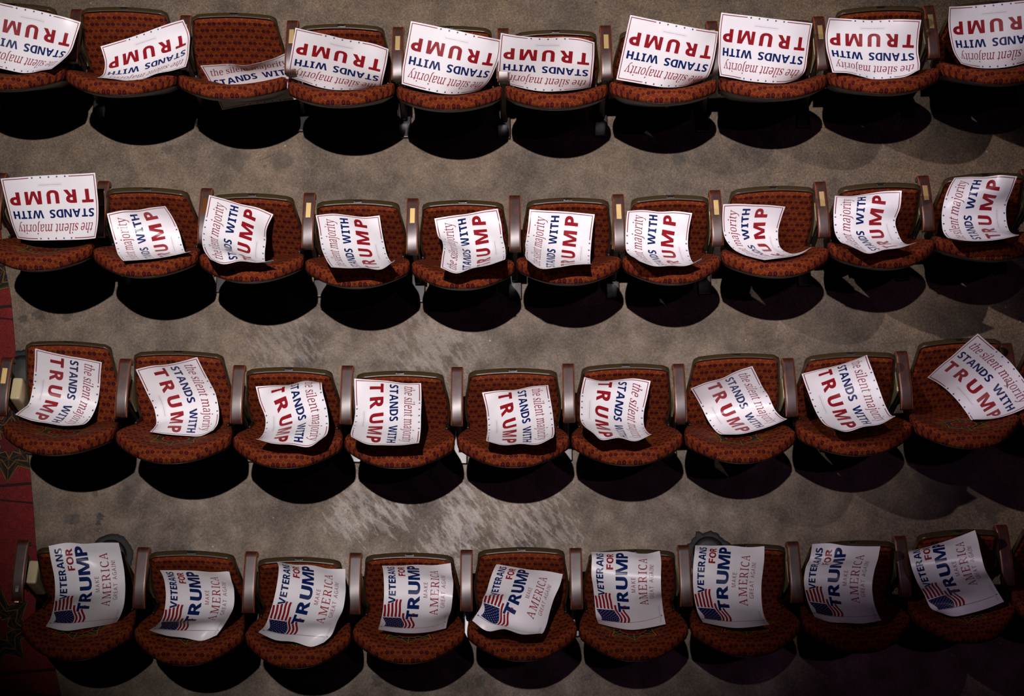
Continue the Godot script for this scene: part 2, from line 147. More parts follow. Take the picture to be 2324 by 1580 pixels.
	[4, 1, -2062, 489, 1290, -2027, 554, 1269, -2003, 614, 1232, -1987, 674, 1193, -1990, 705, 1128, -2014, 694, 1055, -2038, 676, 978, -1983, 461, 1302, -1960, 518, 1255, -1938, 580, 1214, -1917, 646, 1182, -1924, 668, 1111, -1946, 661, 1038, -1955, 693, 969, -1911, 427, 1283, -1890, 489, 1244, -1867, 552, 1208, -1848, 613, 1168, -1858, 632, 1095, -1873, 644, 1022, -1878, 704, 977, -1844, 395, 1262, -1818, 461, 1235, -1795, 523, 1198, -1781, 580, 1151, -1789, 605, 1079, -1795, 647, 1017, -1800, 710, 974, -1780, 362, 1239, -1749, 430, 1223, -1723, 497, 1189, -1713, 548, 1131, -1714, 594, 1067, -1719, 650, 1015, -1722, 715, 976],
	[4, 2, -1589, 559, 1326, -1544, 621, 1322, -1508, 682, 1298, -1497, 707, 1228, -1510, 682, 1158, -1532, 634, 1104, -1559, 579, 1060, -1519, 519, 1339, -1482, 579, 1308, -1444, 641, 1290, -1428, 675, 1227, -1439, 653, 1156, -1461, 604, 1101, -1485, 552, 1052, -1447, 485, 1340, -1418, 537, 1297, -1379, 601, 1283, -1359, 641, 1225, -1369, 624, 1153, -1389, 579, 1095, -1412, 526, 1046, -1371, 475, 1351, -1355, 496, 1286, -1314, 560, 1275, -1291, 607, 1224, -1298, 597, 1150, -1316, 553, 1091, -1341, 498, 1044, -1301, 502, 1333, -1287, 459, 1289, -1252, 518, 1259, -1223, 573, 1221, -1227, 569, 1147, -1248, 520, 1093, -1269, 478, 1034],
	[4, 3, -1107, 579, 1340, -1070, 644, 1327, -1043, 698, 1281, -1023, 730, 1215, -1014, 730, 1139, -1019, 691, 1076, -1038, 629, 1036, -1034, 550, 1367, -1002, 609, 1327, -973, 667, 1287, -951, 706, 1224, -942, 706, 1149, -948, 664, 1087, -964, 604, 1042, -959, 519, 1367, -933, 575, 1325, -903, 637, 1293, -880, 679, 1233, -870, 680, 1158, -875, 642, 1093, -887, 589, 1040, -883, 514, 1388, -864, 541, 1321, -832, 608, 1300, -809, 653, 1242, -799, 655, 1168, -803, 617, 1103, -816, 564, 1048, -822, 559, 1381, -792, 517, 1334, -766, 570, 1289, -737, 629, 1251, -729, 627, 1179, -735, 586, 1115, -741, 555, 1046],
	[4, 4, -589, 519, 1311, -575, 592, 1298, -561, 661, 1269, -554, 706, 1209, -558, 695, 1135, -566, 643, 1081, -576, 580, 1039, -513, 507, 1321, -500, 579, 1299, -488, 646, 1267, -480, 692, 1208, -482, 685, 1133, -490, 634, 1078, -499, 571, 1036, -438, 494, 1322, -425, 564, 1298, -413, 633, 1267, -406, 678, 1207, -407, 674, 1132, -414, 624, 1076, -423, 564, 1030, -364, 477, 1311, -350, 549, 1291, -338, 620, 1266, -333, 666, 1207, -332, 664, 1133, -340, 610, 1080, -348, 554, 1029, -293, 458, 1290, -282, 529, 1264, -267, 601, 1248, -259, 664, 1210, -257, 648, 1138, -265, 594, 1085, -273, 557, 1020],
	[4, 5, -171, 723, 1327, -134, 752, 1276, -125, 698, 1223, -111, 640, 1174, -98, 597, 1112, -83, 552, 1052, -69, 494, 1005, -106, 719, 1372, -77, 713, 1303, -50, 705, 1234, -36, 651, 1183, -23, 606, 1123, -8, 559, 1064, 5, 498, 1020, -33, 742, 1369, -13, 685, 1331, 17, 684, 1262, 38, 659, 1194, 53, 613, 1135, 66, 563, 1079, 78, 503, 1034, 41, 751, 1394, 59, 688, 1357, 84, 664, 1290, 107, 641, 1222, 126, 609, 1156, 140, 562, 1097, 153, 511, 1043, 117, 768, 1395, 133, 697, 1374, 151, 645, 1320, 165, 605, 1256, 184, 575, 1189, 212, 554, 1121, 227, 513, 1058],
	[4, 6, 387, 401, 1253, 373, 472, 1236, 366, 530, 1187, 358, 591, 1142, 348, 653, 1100, 351, 659, 1028, 351, 600, 982, 458, 420, 1276, 447, 489, 1245, 437, 552, 1203, 428, 614, 1160, 423, 666, 1106, 427, 658, 1034, 430, 601, 983, 531, 440, 1292, 521, 505, 1252, 510, 571, 1215, 501, 633, 1172, 498, 675, 1110, 503, 660, 1038, 507, 608, 982, 607, 449, 1285, 596, 513, 1246, 585, 579, 1210, 576, 647, 1177, 574, 684, 1113, 579, 662, 1042, 582, 604, 993, 683, 454, 1270, 669, 513, 1225, 659, 580, 1190, 651, 654, 1176, 649, 692, 1117, 655, 661, 1047, 654, 619, 983],
	[4, 7, 850, 453, 1262, 823, 520, 1241, 804, 579, 1197, 794, 626, 1138, 795, 654, 1068, 806, 639, 995, 816, 583, 946, 915, 487, 1286, 890, 553, 1256, 871, 612, 1212, 863, 655, 1150, 869, 669, 1076, 881, 645, 1006, 893, 593, 951, 981, 521, 1305, 958, 585, 1270, 939, 644, 1226, 934, 681, 1161, 944, 679, 1086, 956, 651, 1016, 968, 608, 955, 1053, 548, 1308, 1028, 614, 1280, 1009, 674, 1238, 1006, 703, 1169, 1019, 684, 1097, 1032, 657, 1028, 1044, 615, 965, 1126, 575, 1304, 1097, 644, 1291, 1080, 701, 1247, 1079, 725, 1175, 1092, 703, 1104, 1107, 665, 1038, 1116, 637, 967],
	[4, 8, 1355, 411, 1225, 1326, 477, 1200, 1302, 541, 1165, 1286, 600, 1119, 1299, 599, 1052, 1327, 559, 997, 1331, 620, 952, 1413, 448, 1258, 1389, 512, 1222, 1369, 574, 1182, 1355, 629, 1133, 1368, 632, 1063, 1398, 583, 1013, 1408, 605, 943, 1481, 480, 1271, 1457, 544, 1238, 1434, 608, 1202, 1423, 659, 1147, 1436, 663, 1074, 1466, 619, 1020, 1484, 597, 952, 1551, 511, 1282, 1526, 575, 1249, 1502, 639, 1216, 1491, 690, 1161, 1506, 690, 1088, 1533, 655, 1026, 1557, 620, 962, 1626, 536, 1275, 1596, 605, 1258, 1571, 671, 1230, 1559, 721, 1174, 1576, 717, 1102, 1603, 684, 1038, 1625, 651, 972],
	[4, 9, 1892, 514, 1233, 1868, 453, 1195, 1838, 478, 1137, 1801, 537, 1105, 1771, 585, 1055, 1765, 574, 984, 1779, 509, 950, 1960, 476, 1241, 1940, 462, 1170, 1903, 518, 1133, 1866, 577, 1103, 1840, 616, 1046, 1837, 596, 975, 1853, 531, 939, 2034, 466, 1225, 2006, 501, 1165, 1968, 559, 1135, 1932, 616, 1099, 1909, 646, 1036, 1911, 618, 967, 1924, 557, 923, 2107, 494, 1210, 2072, 541, 1161, 2034, 596, 1125, 1998, 655, 1094, 1979, 675, 1026, 1984, 639, 960, 1994, 587, 906, 2179, 524, 1187, 2138, 576, 1148, 2100, 633, 1115, 2064, 693, 1088, 2051, 701, 1017, 2057, 661, 952, 2060, 620, 887],
]
const CARPET_EDGE := [[-2.647, -1.193], [-2.602, -0.867], [-2.562, -0.650], [-2.527, -0.520], [-2.496, -0.322], [-2.479, -0.204], [-2.429, 0.055], [-2.372, 0.357], [-2.346, 0.531], [-2.321, 0.716], [-2.263, 1.017], [-2.212, 1.223], [-2.155, 1.428], [-2.099, 1.630]]

var mats := {}
var names := {}


class Geo:
	var v := PackedVector3Array()
	var uv := PackedVector2Array()
	var idx := PackedInt32Array()

	func grid(p: Array, t: Array, flip := false) -> void:
		var base := v.size()
		var nr := p.size()
		var nc: int = p[0].size()
		for r in nr:
			v.append_array(p[r])
			uv.append_array(t[r])
		for r in nr - 1:
			for k in nc - 1:
				var a := base + r * nc + k
				var b := a + 1
				var c := a + nc
				var d := c + 1
				if flip:
					idx.append_array([a, c, b, b, c, d])
				else:
					idx.append_array([a, b, c, b, d, c])

	func fan(p: PackedVector3Array, flip := false) -> void:
		var base := v.size()
		var mid := Vector3.ZERO
		for q in p:
			mid += q
		mid /= p.size()
		v.append(mid)
		uv.append(Vector2(0.5, 0.5))
		for q in p:
			v.append(q)
			uv.append(Vector2(0.5 + (q.x - mid.x) * 4.0, 0.5 + (q.z - mid.z + q.y - mid.y) * 4.0))
		for k in p.size():
			var a := base + 1 + k
			var b := base + 1 + (k + 1) % p.size()
			if flip:
				idx.append_array([base, b, a])
			else:
				idx.append_array([base, a, b])

	# a box with rounded edges
	func rbox(at: Vector3, size: Vector3, r: float, turn := Basis.IDENTITY) -> void:
		var h := size / 2.0
		for axis in 3:
			for side in [-1.0, 1.0]:
				var a1 := (axis + 1) % 3
				var a2 := (axis + 2) % 3
				var p := []
				var t := []
				var l1 := [-h[a1], -h[a1] + r * 0.35, -h[a1] + r, h[a1] - r, h[a1] - r * 0.35, h[a1]]
				var l2 := [-h[a2], -h[a2] + r * 0.35, -h[a2] + r, h[a2] - r, h[a2] - r * 0.35, h[a2]]
				for x in l1:
					var row := PackedVector3Array()
					var trow := PackedVector2Array()
					for y in l2:
						var q := Vector3.ZERO
						q[axis] = side * h[axis]
						q[a1] = x
						q[a2] = y
						var c := Vector3(clampf(q.x, -h.x + r, h.x - r), clampf(q.y, -h.y + r, h.y - r), clampf(q.z, -h.z + r, h.z - r))
						var d := q - c
						if d.length() > 1e-9:
							q = c + d.normalized() * r
						row.append(at + turn * q)
						trow.append(Vector2(x, y))
					p.append(row)
					t.append(trow)
				grid(p, t, side > 0)

	# a surface of revolution about the y axis: pairs (radius, height) from bottom to top
	func lathe(profile: Array, n := 24, turn := Transform3D.IDENTITY) -> void:
		var p := []
		var t := []
		for q in profile:
			var row := PackedVector3Array()
			var trow := PackedVector2Array()
			for k in n + 1:
				var a := TAU * k / n
				row.append(turn * Vector3(cos(a) * q[0], q[1], sin(a) * q[0]))
				trow.append(Vector2(float(k) / n, q[1]))
			p.append(row)
			t.append(trow)
		grid(p, t, false)

	func surface(into: ArrayMesh) -> ArrayMesh:
		var n := PackedVector3Array()
		n.resize(v.size())
		for k in range(0, idx.size(), 3):
			var a := v[idx[k]]
			var f := (v[idx[k + 2]] - a).cross(v[idx[k + 1]] - a)
			for j in 3:
				n[idx[k + j]] += f
		for k in n.size():
			n[k] = n[k].normalized() if n[k].length_squared() > 1e-30 else Vector3.UP
		var arr := []
		arr.resize(Mesh.ARRAY_MAX)
		arr[Mesh.ARRAY_VERTEX] = v
		arr[Mesh.ARRAY_NORMAL] = n
		arr[Mesh.ARRAY_TEX_UV] = uv
		arr[Mesh.ARRAY_INDEX] = idx
		into.add_surface_from_arrays(Mesh.PRIMITIVE_TRIANGLES, arr)
		return into

	func mesh() -> ArrayMesh:
		return surface(ArrayMesh.new())


# ---------------------------------------------------------------- nodes

func numbered(called: String) -> String:
	var n: int = names.get(called, 0)
	names[called] = n + 1
	return called if n == 0 else "%s_%03d" % [called, n]


func part(called: String, m: Mesh, mat: Material, parent: Node, at := Transform3D.IDENTITY) -> MeshInstance3D:
	var o := MeshInstance3D.new()
	o.name = called
	o.mesh = m
	if mat:
		o.material_override = mat
	o.transform = at
	parent.add_child(o, true)
	return o


func thing(called: String, label: String, category: String, group := "") -> Node3D:
	var o := Node3D.new()
	o.name = numbered(called)
	add_child(o)
	tag(o, label, category, group)
	return o


func tag(o: Node, label: String, category: String, group := "") -> void:
	o.set_meta("label", label)
	o.set_meta("category", category)
	if group:
		o.set_meta("group", group)


func structure(called: String, m: Mesh, mat: Material, label: String, category: String) -> MeshInstance3D:
	var o := part(numbered(called), m, mat, self)
	o.set_meta("kind", "structure")
	tag(o, label, category)
	return o


# ---------------------------------------------------------------- drawing flat print into images

func poly(img: Image, p: PackedVector2Array, col: Color) -> void:
	var lo := 1e9
	var hi := -1e9
	for q in p:
		lo = minf(lo, q.y)
		hi = maxf(hi, q.y)
	var w := img.get_width()
	for y in range(maxi(0, int(ceil(lo - 0.5))), mini(img.get_height(), int(floor(hi - 0.5)) + 1)):
		var xs := []
		var yy := y + 0.5
		for k in p.size():
			var a := p[k]
			var b := p[(k + 1) % p.size()]
			if (a.y <= yy) != (b.y <= yy):
				xs.append(a.x + (b.x - a.x) * (yy - a.y) / (b.y - a.y))
		xs.sort()
		for k in range(0, xs.size() - 1, 2):
			var x0 := clampi(int(round(xs[k])), 0, w)
			var x1 := clampi(int(round(xs[k + 1])), 0, w)
			if x1 > x0:
				img.fill_rect(Rect2i(x0, y, x1 - x0, 1), col)


func line(img: Image, a: Vector2, b: Vector2, w: float, col: Color) -> void:
	var n := (b - a).normalized().orthogonal() * w / 2.0
	poly(img, PackedVector2Array([a + n, b + n, b - n, a - n]), col)


func star_points(c: Vector2, r: float, inner: float, n := 5, turn := 0.0) -> PackedVector2Array:
	var p := PackedVector2Array()
	for k in n * 2:
		var a := -PI / 2.0 + turn + PI * k / n
		var q := r if k % 2 == 0 else r * inner
		p.append(c + Vector2(cos(a), sin(a)) * q)
	return p


var glyphs := {}

func glyph(ch: String, font: String, weight: int) -> Array:
	var key := ch + font + str(weight)
	if not glyphs.has(key):
		var f := SystemFont.new()
		f.font_names = PackedStringArray([font])
		f.font_weight = weight
		var tm := TextMesh.new()
		tm.font = f
		tm.text = ch
		tm.font_size = 100
		tm.pixel_size = 0.01
		tm.depth = 0.0
		tm.curve_step = 1.0
		tm.horizontal_alignment = HORIZONTAL_ALIGNMENT_LEFT
		var tri := PackedVector2Array()
		for s in tm.get_surface_count():
			var arr := tm.surface_get_arrays(s)
			var v: PackedVector3Array = arr[Mesh.ARRAY_VERTEX]
			var ix: PackedInt32Array = arr[Mesh.ARRAY_INDEX]
			for i in ix:
				tri.append(Vector2(v[i].x, v[i].y))
		var box := Rect2(tri[0], Vector2.ZERO) if tri.size() else Rect2()
		for q in tri:
			box = box.expand(q)
		glyphs[key] = [tri, box]
	return glyphs[key]


# writes TEXT as one string stretched into the box of the picture from (x0, top) to (x1, bottom), leaning by SHEAR
func write(img: Image, text: String, font: String, weight: int, x0: float, x1: float, top: float, bottom: float, col: Color, shear := 0.0) -> void:
	var g := glyph(text, font, weight)
	var tri: PackedVector2Array = g[0]
	var box: Rect2 = g[1]
	var sx := (x1 - x0) / box.size.x
	var sy := (bottom - top) / box.size.y
	for k in range(0, tri.size(), 3):
		var p := PackedVector2Array()
		for j in 3:
			var q := tri[k + j] - box.position
			p.append(Vector2(x0 + q.x * sx + q.y * sy * shear, bottom - q.y * sy))
		poly(img, p, col)


# writes capital letters one by one, evenly spaced over x0..x1; GAP is the space between letters in cap heights
func write_caps(img: Image, text: String, font: String, weight: int, x0: float, x1: float, top: float, bottom: float, col: Color, gap := 0.12, grow := 0.0) -> void:
	var total := 0.0
	for ch in text:
		total += 0.32 if ch == " " else glyph(ch, font, weight)[1].size.x
	var cap: float = glyph("H", font, weight)[1].size.y
	var base: float = glyph("H", font, weight)[1].position.y
	total += gap * cap * (text.length() - 1)
	var sx := (x1 - x0) / total
	var sy := (bottom - top) / cap
	var x := x0
	for ch in text:
		if ch == " ":
			x += (0.32 + gap * cap) * sx
			continue
		var g := glyph(ch, font, weight)
		var tri: PackedVector2Array = g[0]
		var box: Rect2 = g[1]
		for k in range(0, tri.size(), 3):
			var p := PackedVector2Array()
			for j in 3:
				p.append(Vector2(x + (tri[k + j].x - box.position.x) * sx, bottom - (tri[k + j].y - base) * sy))
			if grow > 0.0:
				for d in [Vector2(grow, 0), Vector2(-grow, 0), Vector2(0, grow), Vector2(0, -grow), Vector2(grow, grow) * 0.7, Vector2(-grow, grow) * 0.7, Vector2(grow, -grow) * 0.7, Vector2(-grow, -grow) * 0.7]:
					poly(img, PackedVector2Array([p[0] + d, p[1] + d, p[2] + d]), col)
			poly(img, p, col)
		x += (box.size.x + gap * cap) * sx


const PAPER := Color(0.945, 0.94, 0.955)
const INK_RED := Color(0.56, 0.09, 0.13)
const INK_BLUE := Color(0.03, 0.13, 0.36)
const INK_WINE := Color(0.52, 0.14, 0.2)

func majority_print() -> Texture2D:
	var w := 3072.0
	var h := 2048.0
	var im := Image.create(int(w), int(h), false, Image.FORMAT_RGB8)
	im.fill(PAPER)
	var ins := 0.0185 * w
	var th := 0.0085 * w
	for y in [ins, h - ins]:
		line(im, Vector2(ins - th / 2, y), Vector2(0.285 * w, y), th, INK_WINE)
		line(im, Vector2(0.715 * w, y), Vector2(w - ins + th / 2, y), th, INK_WINE)
		for k in 5:
			poly(im, star_points(Vector2(w * (0.5 + (k - 2) * 0.0885), y), 0.0135 * w, 0.42, 5, 0.0), INK_BLUE)
	for x in [ins, w - ins]:
		line(im, Vector2(x, ins), Vector2(x, h - ins), th, INK_WINE)
	write(im, "the silent majority", "Droid Serif", 400, 0.045 * w, 0.915 * w, 0.095 * h, 0.3 * h, INK_WINE, 0.22)
	write_caps(im, "STANDS WITH", "Droid Sans", 700, 0.05 * w, 0.945 * w, 0.345 * h, 0.468 * h, INK_BLUE, 0.13, 3.0)
	write_caps(im, "TRUMP", "Droid Sans", 700, 0.05 * w, 0.95 * w, 0.565 * h, 0.762 * h, INK_RED, 0.36, 9.0)
	small_box(im, Rect2(0.37 * w, 0.832 * h, 0.26 * w, 0.046 * h))
	im.shrink_x2()
	return ImageTexture.create_from_image(im)


# the small framed line of fine print, too small to read
func small_box(im: Image, r: Rect2, upright := false) -> void:
	var grey := Color(0.62, 0.62, 0.68)
	var a := r.position
	var b := r.end
	for e in [[a, Vector2(b.x, a.y)], [Vector2(b.x, a.y), b], [b, Vector2(a.x, b.y)], [Vector2(a.x, b.y), a]]:
		line(im, e[0], e[1], 3.0, grey)
	var rng := RandomNumberGenerator.new()
	rng.seed = 5
	var x := a.x + 20.0
	while x < b.x - 30.0:
		var wd := rng.randf_range(8, 26)
		line(im, Vector2(x, (a.y + b.y) / 2), Vector2(x + wd, (a.y + b.y) / 2), r.size.y * 0.32, Color(0.7, 0.7, 0.75))
		x += wd + rng.randf_range(5, 12)


func veterans_print() -> Texture2D:
	var w := 3072.0
	var h := 2048.0
	var im := Image.create(int(w), int(h), false, Image.FORMAT_RGB8)
	im.fill(PAPER)
	# the waving flag: stripes right of the union, longer stripes below it
	var wave := func(u: float, v: float) -> Vector2:
		var t := (u - 0.085) / 0.4
		return Vector2(u * w, (v + 0.028 * sin(t * 6.2 + 0.6) - 0.03 * t + 0.012 * sin(t * 12.0)) * h)
	for k in 8:
		var v0 := 0.052 + 0.0545 * k
		var u0 := 0.262 if k < 5 else 0.092
		var u1 := [0.405, 0.43, 0.452, 0.462, 0.462, 0.318, 0.29, 0.272][k] as float
		var p := PackedVector2Array()
		for j in 17:
			p.append(wave.call(lerpf(u0, u1, j / 16.0), v0))
		for j in 17:
			p.append(wave.call(lerpf(u1, u0, j / 16.0), v0 + 0.031))
		poly(im, p, INK_RED)
	var q := PackedVector2Array()
	for j in 13:
		q.append(wave.call(lerpf(0.092, 0.252, j / 12.0), 0.045))
	for j in 13:
		q.append(wave.call(lerpf(0.252, 0.092, j / 12.0), 0.31))
	poly(im, q, Color(0.07, 0.1, 0.3))
	for r in 9:
		for k in (6 if r % 2 == 0 else 5):
			var u := 0.105 + 0.0265 * (k + (0.0 if r % 2 == 0 else 0.5))
			poly(im, star_points(wave.call(u, 0.063 + 0.0285 * r), 13.5, 0.5), Color(0.9, 0.9, 0.95))
	# the pole with its finial
	line(im, Vector2(0.078 * w, 0.035 * h), Vector2(0.108 * w, 0.93 * h), 11.0, INK_BLUE)
	poly(im, star_points(Vector2(0.0775 * w, 0.028 * h), 24, 0.8, 8), Color(0.12, 0.13, 0.3))
	# lettering, the bold lines with a white rim where they cross the flag
	write_caps(im, "VETERANS", "Droid Sans", 700, 0.42 * w, 0.955 * w, 0.068 * h, 0.168 * h, PAPER, 0.12, 16.0)
	write_caps(im, "VETERANS", "Droid Sans", 700, 0.42 * w, 0.955 * w, 0.068 * h, 0.168 * h, INK_BLUE, 0.12, 3.0)
	write_caps(im, "FOR", "Droid Sans", 700, 0.72 * w, 0.945 * w, 0.215 * h, 0.31 * h, INK_RED, 0.12, 3.0)
	write_caps(im, "TRUMP", "Droid Sans", 700, 0.235 * w, 0.965 * w, 0.352 * h, 0.515 * h, PAPER, 0.14, 22.0)
	write_caps(im, "TRUMP", "Droid Sans", 700, 0.235 * w, 0.965 * w, 0.352 * h, 0.515 * h, INK_BLUE, 0.14, 9.0)
	poly(im, PackedVector2Array([Vector2(0.302 * w, 0.425 * h), Vector2(0.322 * w, 0.435 * h), Vector2(0.322 * w, 0.468 * h), Vector2(0.302 * w, 0.458 * h)]), INK_RED)
	write_caps(im, "MAKE", "Droid Sans", 400, 0.49 * w, 0.64 * w, 0.572 * h, 0.632 * h, INK_WINE, 0.3)
	write_caps(im, "AMERICA", "Droid Serif", 400, 0.305 * w, 0.875 * w, 0.675 * h, 0.795 * h, INK_RED, 0.2)
	write_caps(im, "GREAT AGAIN!", "Droid Sans", 400, 0.385 * w, 0.785 * w, 0.832 * h, 0.89 * h, INK_WINE, 0.24)
	small_box(im, Rect2(0.035 * w, 0.925 * h, 0.225 * w, 0.035 * h))
	poly(im, PackedVector2Array([Vector2(0.108 * w, 0.955 * h), Vector2(0.12 * w, 0.955 * h), Vector2(0.12 * w, 0.972 * h), Vector2(0.108 * w, 0.972 * h)]), INK_BLUE)
	im.shrink_x2()
	return ImageTexture.create_from_image(im)


# ---------------------------------------------------------------- upholstery

const STAR_A := 0.0735  # width of one repeat of the woven pattern
const GROUND := Color(0.40, 0.165, 0.085)
const HEXA := Color(0.235, 0.05, 0.055)
const GOLD := Color(0.58, 0.275, 0.085)

# one repeat of the weave, PX pixels a metre: two rows of six-pointed stars with dark hexagons between them
func weave(px: float) -> Image:
	var w := int(round(STAR_A * px)) * 3
	var h := int(round(STAR_A * 1.1 * px)) * 3
	var im := Image.create(w, h, false, Image.FORMAT_RGB8)
	im.fill(GROUND)
	var a := float(w)
	for oy in [-1.0, 0.0, 1.0]:
		for row in 2:
			var cy: float = h * (0.25 + 0.5 * row + oy)
			for k in range(-1, 3):
				var cx := a * (k + 0.5 * row)
				for s in [1.0 / 3.0, 2.0 / 3.0]:
					var c: Vector2 = Vector2(cx + a * s, cy)
					poly(im, star_points(c, a * 0.152, 0.99, 3, 0.0), HEXA)
					poly(im, star_points(c, a * 0.07, 0.99, 3, 0.0), HEXA.lightened(0.06))
				var c0 := Vector2(cx, cy)
				poly(im, star_points(c0, a * 0.312, 0.6, 6), GOLD)
				poly(im, star_points(c0, a * 0.255, 0.6, 6), GROUND.darkened(0.06))
				poly(im, star_points(c0, a * 0.165, 0.55, 6), GOLD.darkened(0.25))
				poly(im, star_points(c0, a * 0.115, 0.55, 6), HEXA.lightened(0.03))
	im.resize(w / 3, h / 3, Image.INTERPOLATE_LANCZOS)
	return im


func fabric_texture() -> Texture2D:
	var t := weave(2600.0)
	var w := t.get_width()
	var h := t.get_height()
	var im := Image.create(w * 4, h * 4, false, Image.FORMAT_RGB8)
	for y in 4:
		for x in 4:
			im.blit_rect(t, Rect2i(0, 0, w, h), Vector2i(x * w, y * h))
	grain(im, 3, 0.1)
	return ImageTexture.create_from_image(im)


# woven grain: each pixel a little lighter or darker
func grain(im: Image, seed_: int, amount: float) -> void:
	var n := FastNoiseLite.new()
	n.seed = seed_
	n.noise_type = FastNoiseLite.TYPE_VALUE
	n.frequency = 0.45
	var w := im.get_width()
	var h := im.get_height()
	var d := n.get_image(w, h).get_data()
	var b := im.get_data()
	for k in w * h:
		var f := 1.0 + (d[k] / 255.0 - 0.5) * 2.0 * amount
		b[k * 3] = mini(255, int(b[k * 3] * f))
		b[k * 3 + 1] = mini(255, int(b[k * 3 + 1] * f))
		b[k * 3 + 2] = mini(255, int(b[k * 3 + 2] * f))
	im.set_data(w, h, false, Image.FORMAT_RGB8, b)


# the seat's cloth: 0.72 m square, with the medallion woven in the middle
func seat_texture() -> Texture2D:
	var px := 1900.0
	var side := int(0.72 * px)
	var im := Image.create(side, side, false, Image.FORMAT_RGB8)
	var t := weave(px)
	var w := t.get_width()
	var h := t.get_height()
	var x := -((w * 40 - side / 2 - w / 2) % w)
	for j in range(-1, side / h + 2):
		for i in range(-1, side / w + 2):
			im.blend_rect(t, Rect2i(0, 0, w, h), Vector2i(x + i * w, j * h))
	var c := Vector2(side / 2.0, (0.12 + 0.235) * px)
	var m := func(deg: float, r: float) -> Vector2:
		return c + Vector2(sin(deg_to_rad(deg)) * 1.12, cos(deg_to_rad(deg))) * r * px
	var ring := func(tip: float, notch: float, shift := 0.0) -> PackedVector2Array:
		var p := PackedVector2Array()
		for k in 8:
			p.append(m.call(k * 45.0 + shift, tip if k % 2 == 0 else tip * 0.98))
			p.append(m.call(k * 45.0 + 22.5 + shift, notch))
		return p
	var gold := Color(0.62, 0.4, 0.08)
	poly(im, ring.call(0.148, 0.098), GOLD)
	poly(im, ring.call(0.142, 0.094), Color(0.36, 0.085, 0.06))
	poly(im, ring.call(0.128, 0.083), gold)
	poly(im, ring.call(0.1225, 0.079), Color(0.15, 0.2, 0.13))
	var oct := PackedVector2Array()
	for k in 16:
		oct.append(m.call(k * 22.5, 0.084 if k % 2 == 0 else 0.079))
	poly(im, oct, Color(0.09, 0.1, 0.17))
	for k in 8:
		line(im, m.call(k * 45.0, 0.05), m.call(k * 45.0, 0.125), 0.0035 * px, gold)
		line(im, m.call(k * 45.0 - 22.5, 0.082), m.call(k * 45.0 + 22.5, 0.082), 0.0032 * px, gold)
		line(im, m.call(k * 45.0 - 14.0, 0.098), m.call(k * 45.0 + 14.0, 0.098), 0.002 * px, gold.darkened(0.15))
		line(im, m.call(k * 45.0 - 22.5, 0.082), m.call(k * 45.0, 0.125), 0.0036 * px, gold)
		line(im, m.call(k * 45.0 + 22.5, 0.082), m.call(k * 45.0, 0.125), 0.0036 * px, gold)
		line(im, m.call(k * 45.0 - 22.5, 0.082), m.call(k * 45.0 - 22.5, 0.055), 0.0028 * px, gold)
	var inner := PackedVector2Array()
	var inner2 := PackedVector2Array()
	for k in 8:
		inner.append(m.call(k * 45.0 + 22.5, 0.058))
		inner2.append(m.call(k * 45.0 + 22.5, 0.053))
	poly(im, inner, gold)
	poly(im, inner2, Color(0.4, 0.07, 0.05))
	for k in 6:
		poly(im, star_points(m.call(k * 60.0 + 30.0, 0.03), 0.009 * px, 0.5, 4), gold if k % 2 == 0 else Color(0.2, 0.26, 0.14))
	poly(im, star_points(m.call(0.0, 0.0), 0.014 * px, 0.6, 6), Color(0.25, 0.28, 0.12))
	grain(im, 4, 0.1)
	return ImageTexture.create_from_image(im)


func smooth(a: float, b: float, x: float) -> float:
	var t := clampf((x - a) / (b - a), 0.0, 1.0)
	return t * t * (3.0 - 2.0 * t)


# A point of the seat cushion in the seat's own axes: x across, y up from the cushion, z from the hinge forward.
# s runs across (-1..1), q from the hinge (0) to the front (1), d draws the outline in, n goes down the side.
func seat_point(w: float, s: float, q: float, d: float, n: float) -> Vector3:
	var front := 0.297 + 0.148 * (1.0 - pow(absf(s), 2.3)) - d
	var z := -0.05 + q * (front + 0.05)
	var half := w * (0.405 + 0.088 * smooth(-0.06, 0.27, z)) - d
	var x := s * half
	var across := clampf(absf(x) / (0.49 * w), 0.0, 1.0)
	return Vector3(x, n - SAG * (1.0 - across * across), z)


func rim(w: float, d: float, n: float, arc: float) -> Array:
	var p := PackedVector3Array()
	var t := PackedVector2Array()
	for k in 17:
		var a := seat_point(w, -1.0, k / 16.0, d, n)
		p.append(a)
		t.append(cloth(a.x - arc, a.z))
	for k in range(1, 32):
		var s := -1.0 + k / 16.0
		var a := seat_point(w, s, 1.0, d, n)
		p.append(a)
		var lean := absf(s) ** 4
		t.append(cloth(a.x + signf(s) * arc * lean, a.z + arc * (1.0 - lean)))
	for k in 17:
		var a := seat_point(w, 1.0, 1.0 - k / 16.0, d, n)
		p.append(a)
		t.append(cloth(a.x + arc, a.z))
	return [p, t]


func cloth(x: float, z: float) -> Vector2:
	return Vector2((x + 0.36) / 0.72, (z + 0.12) / 0.72)


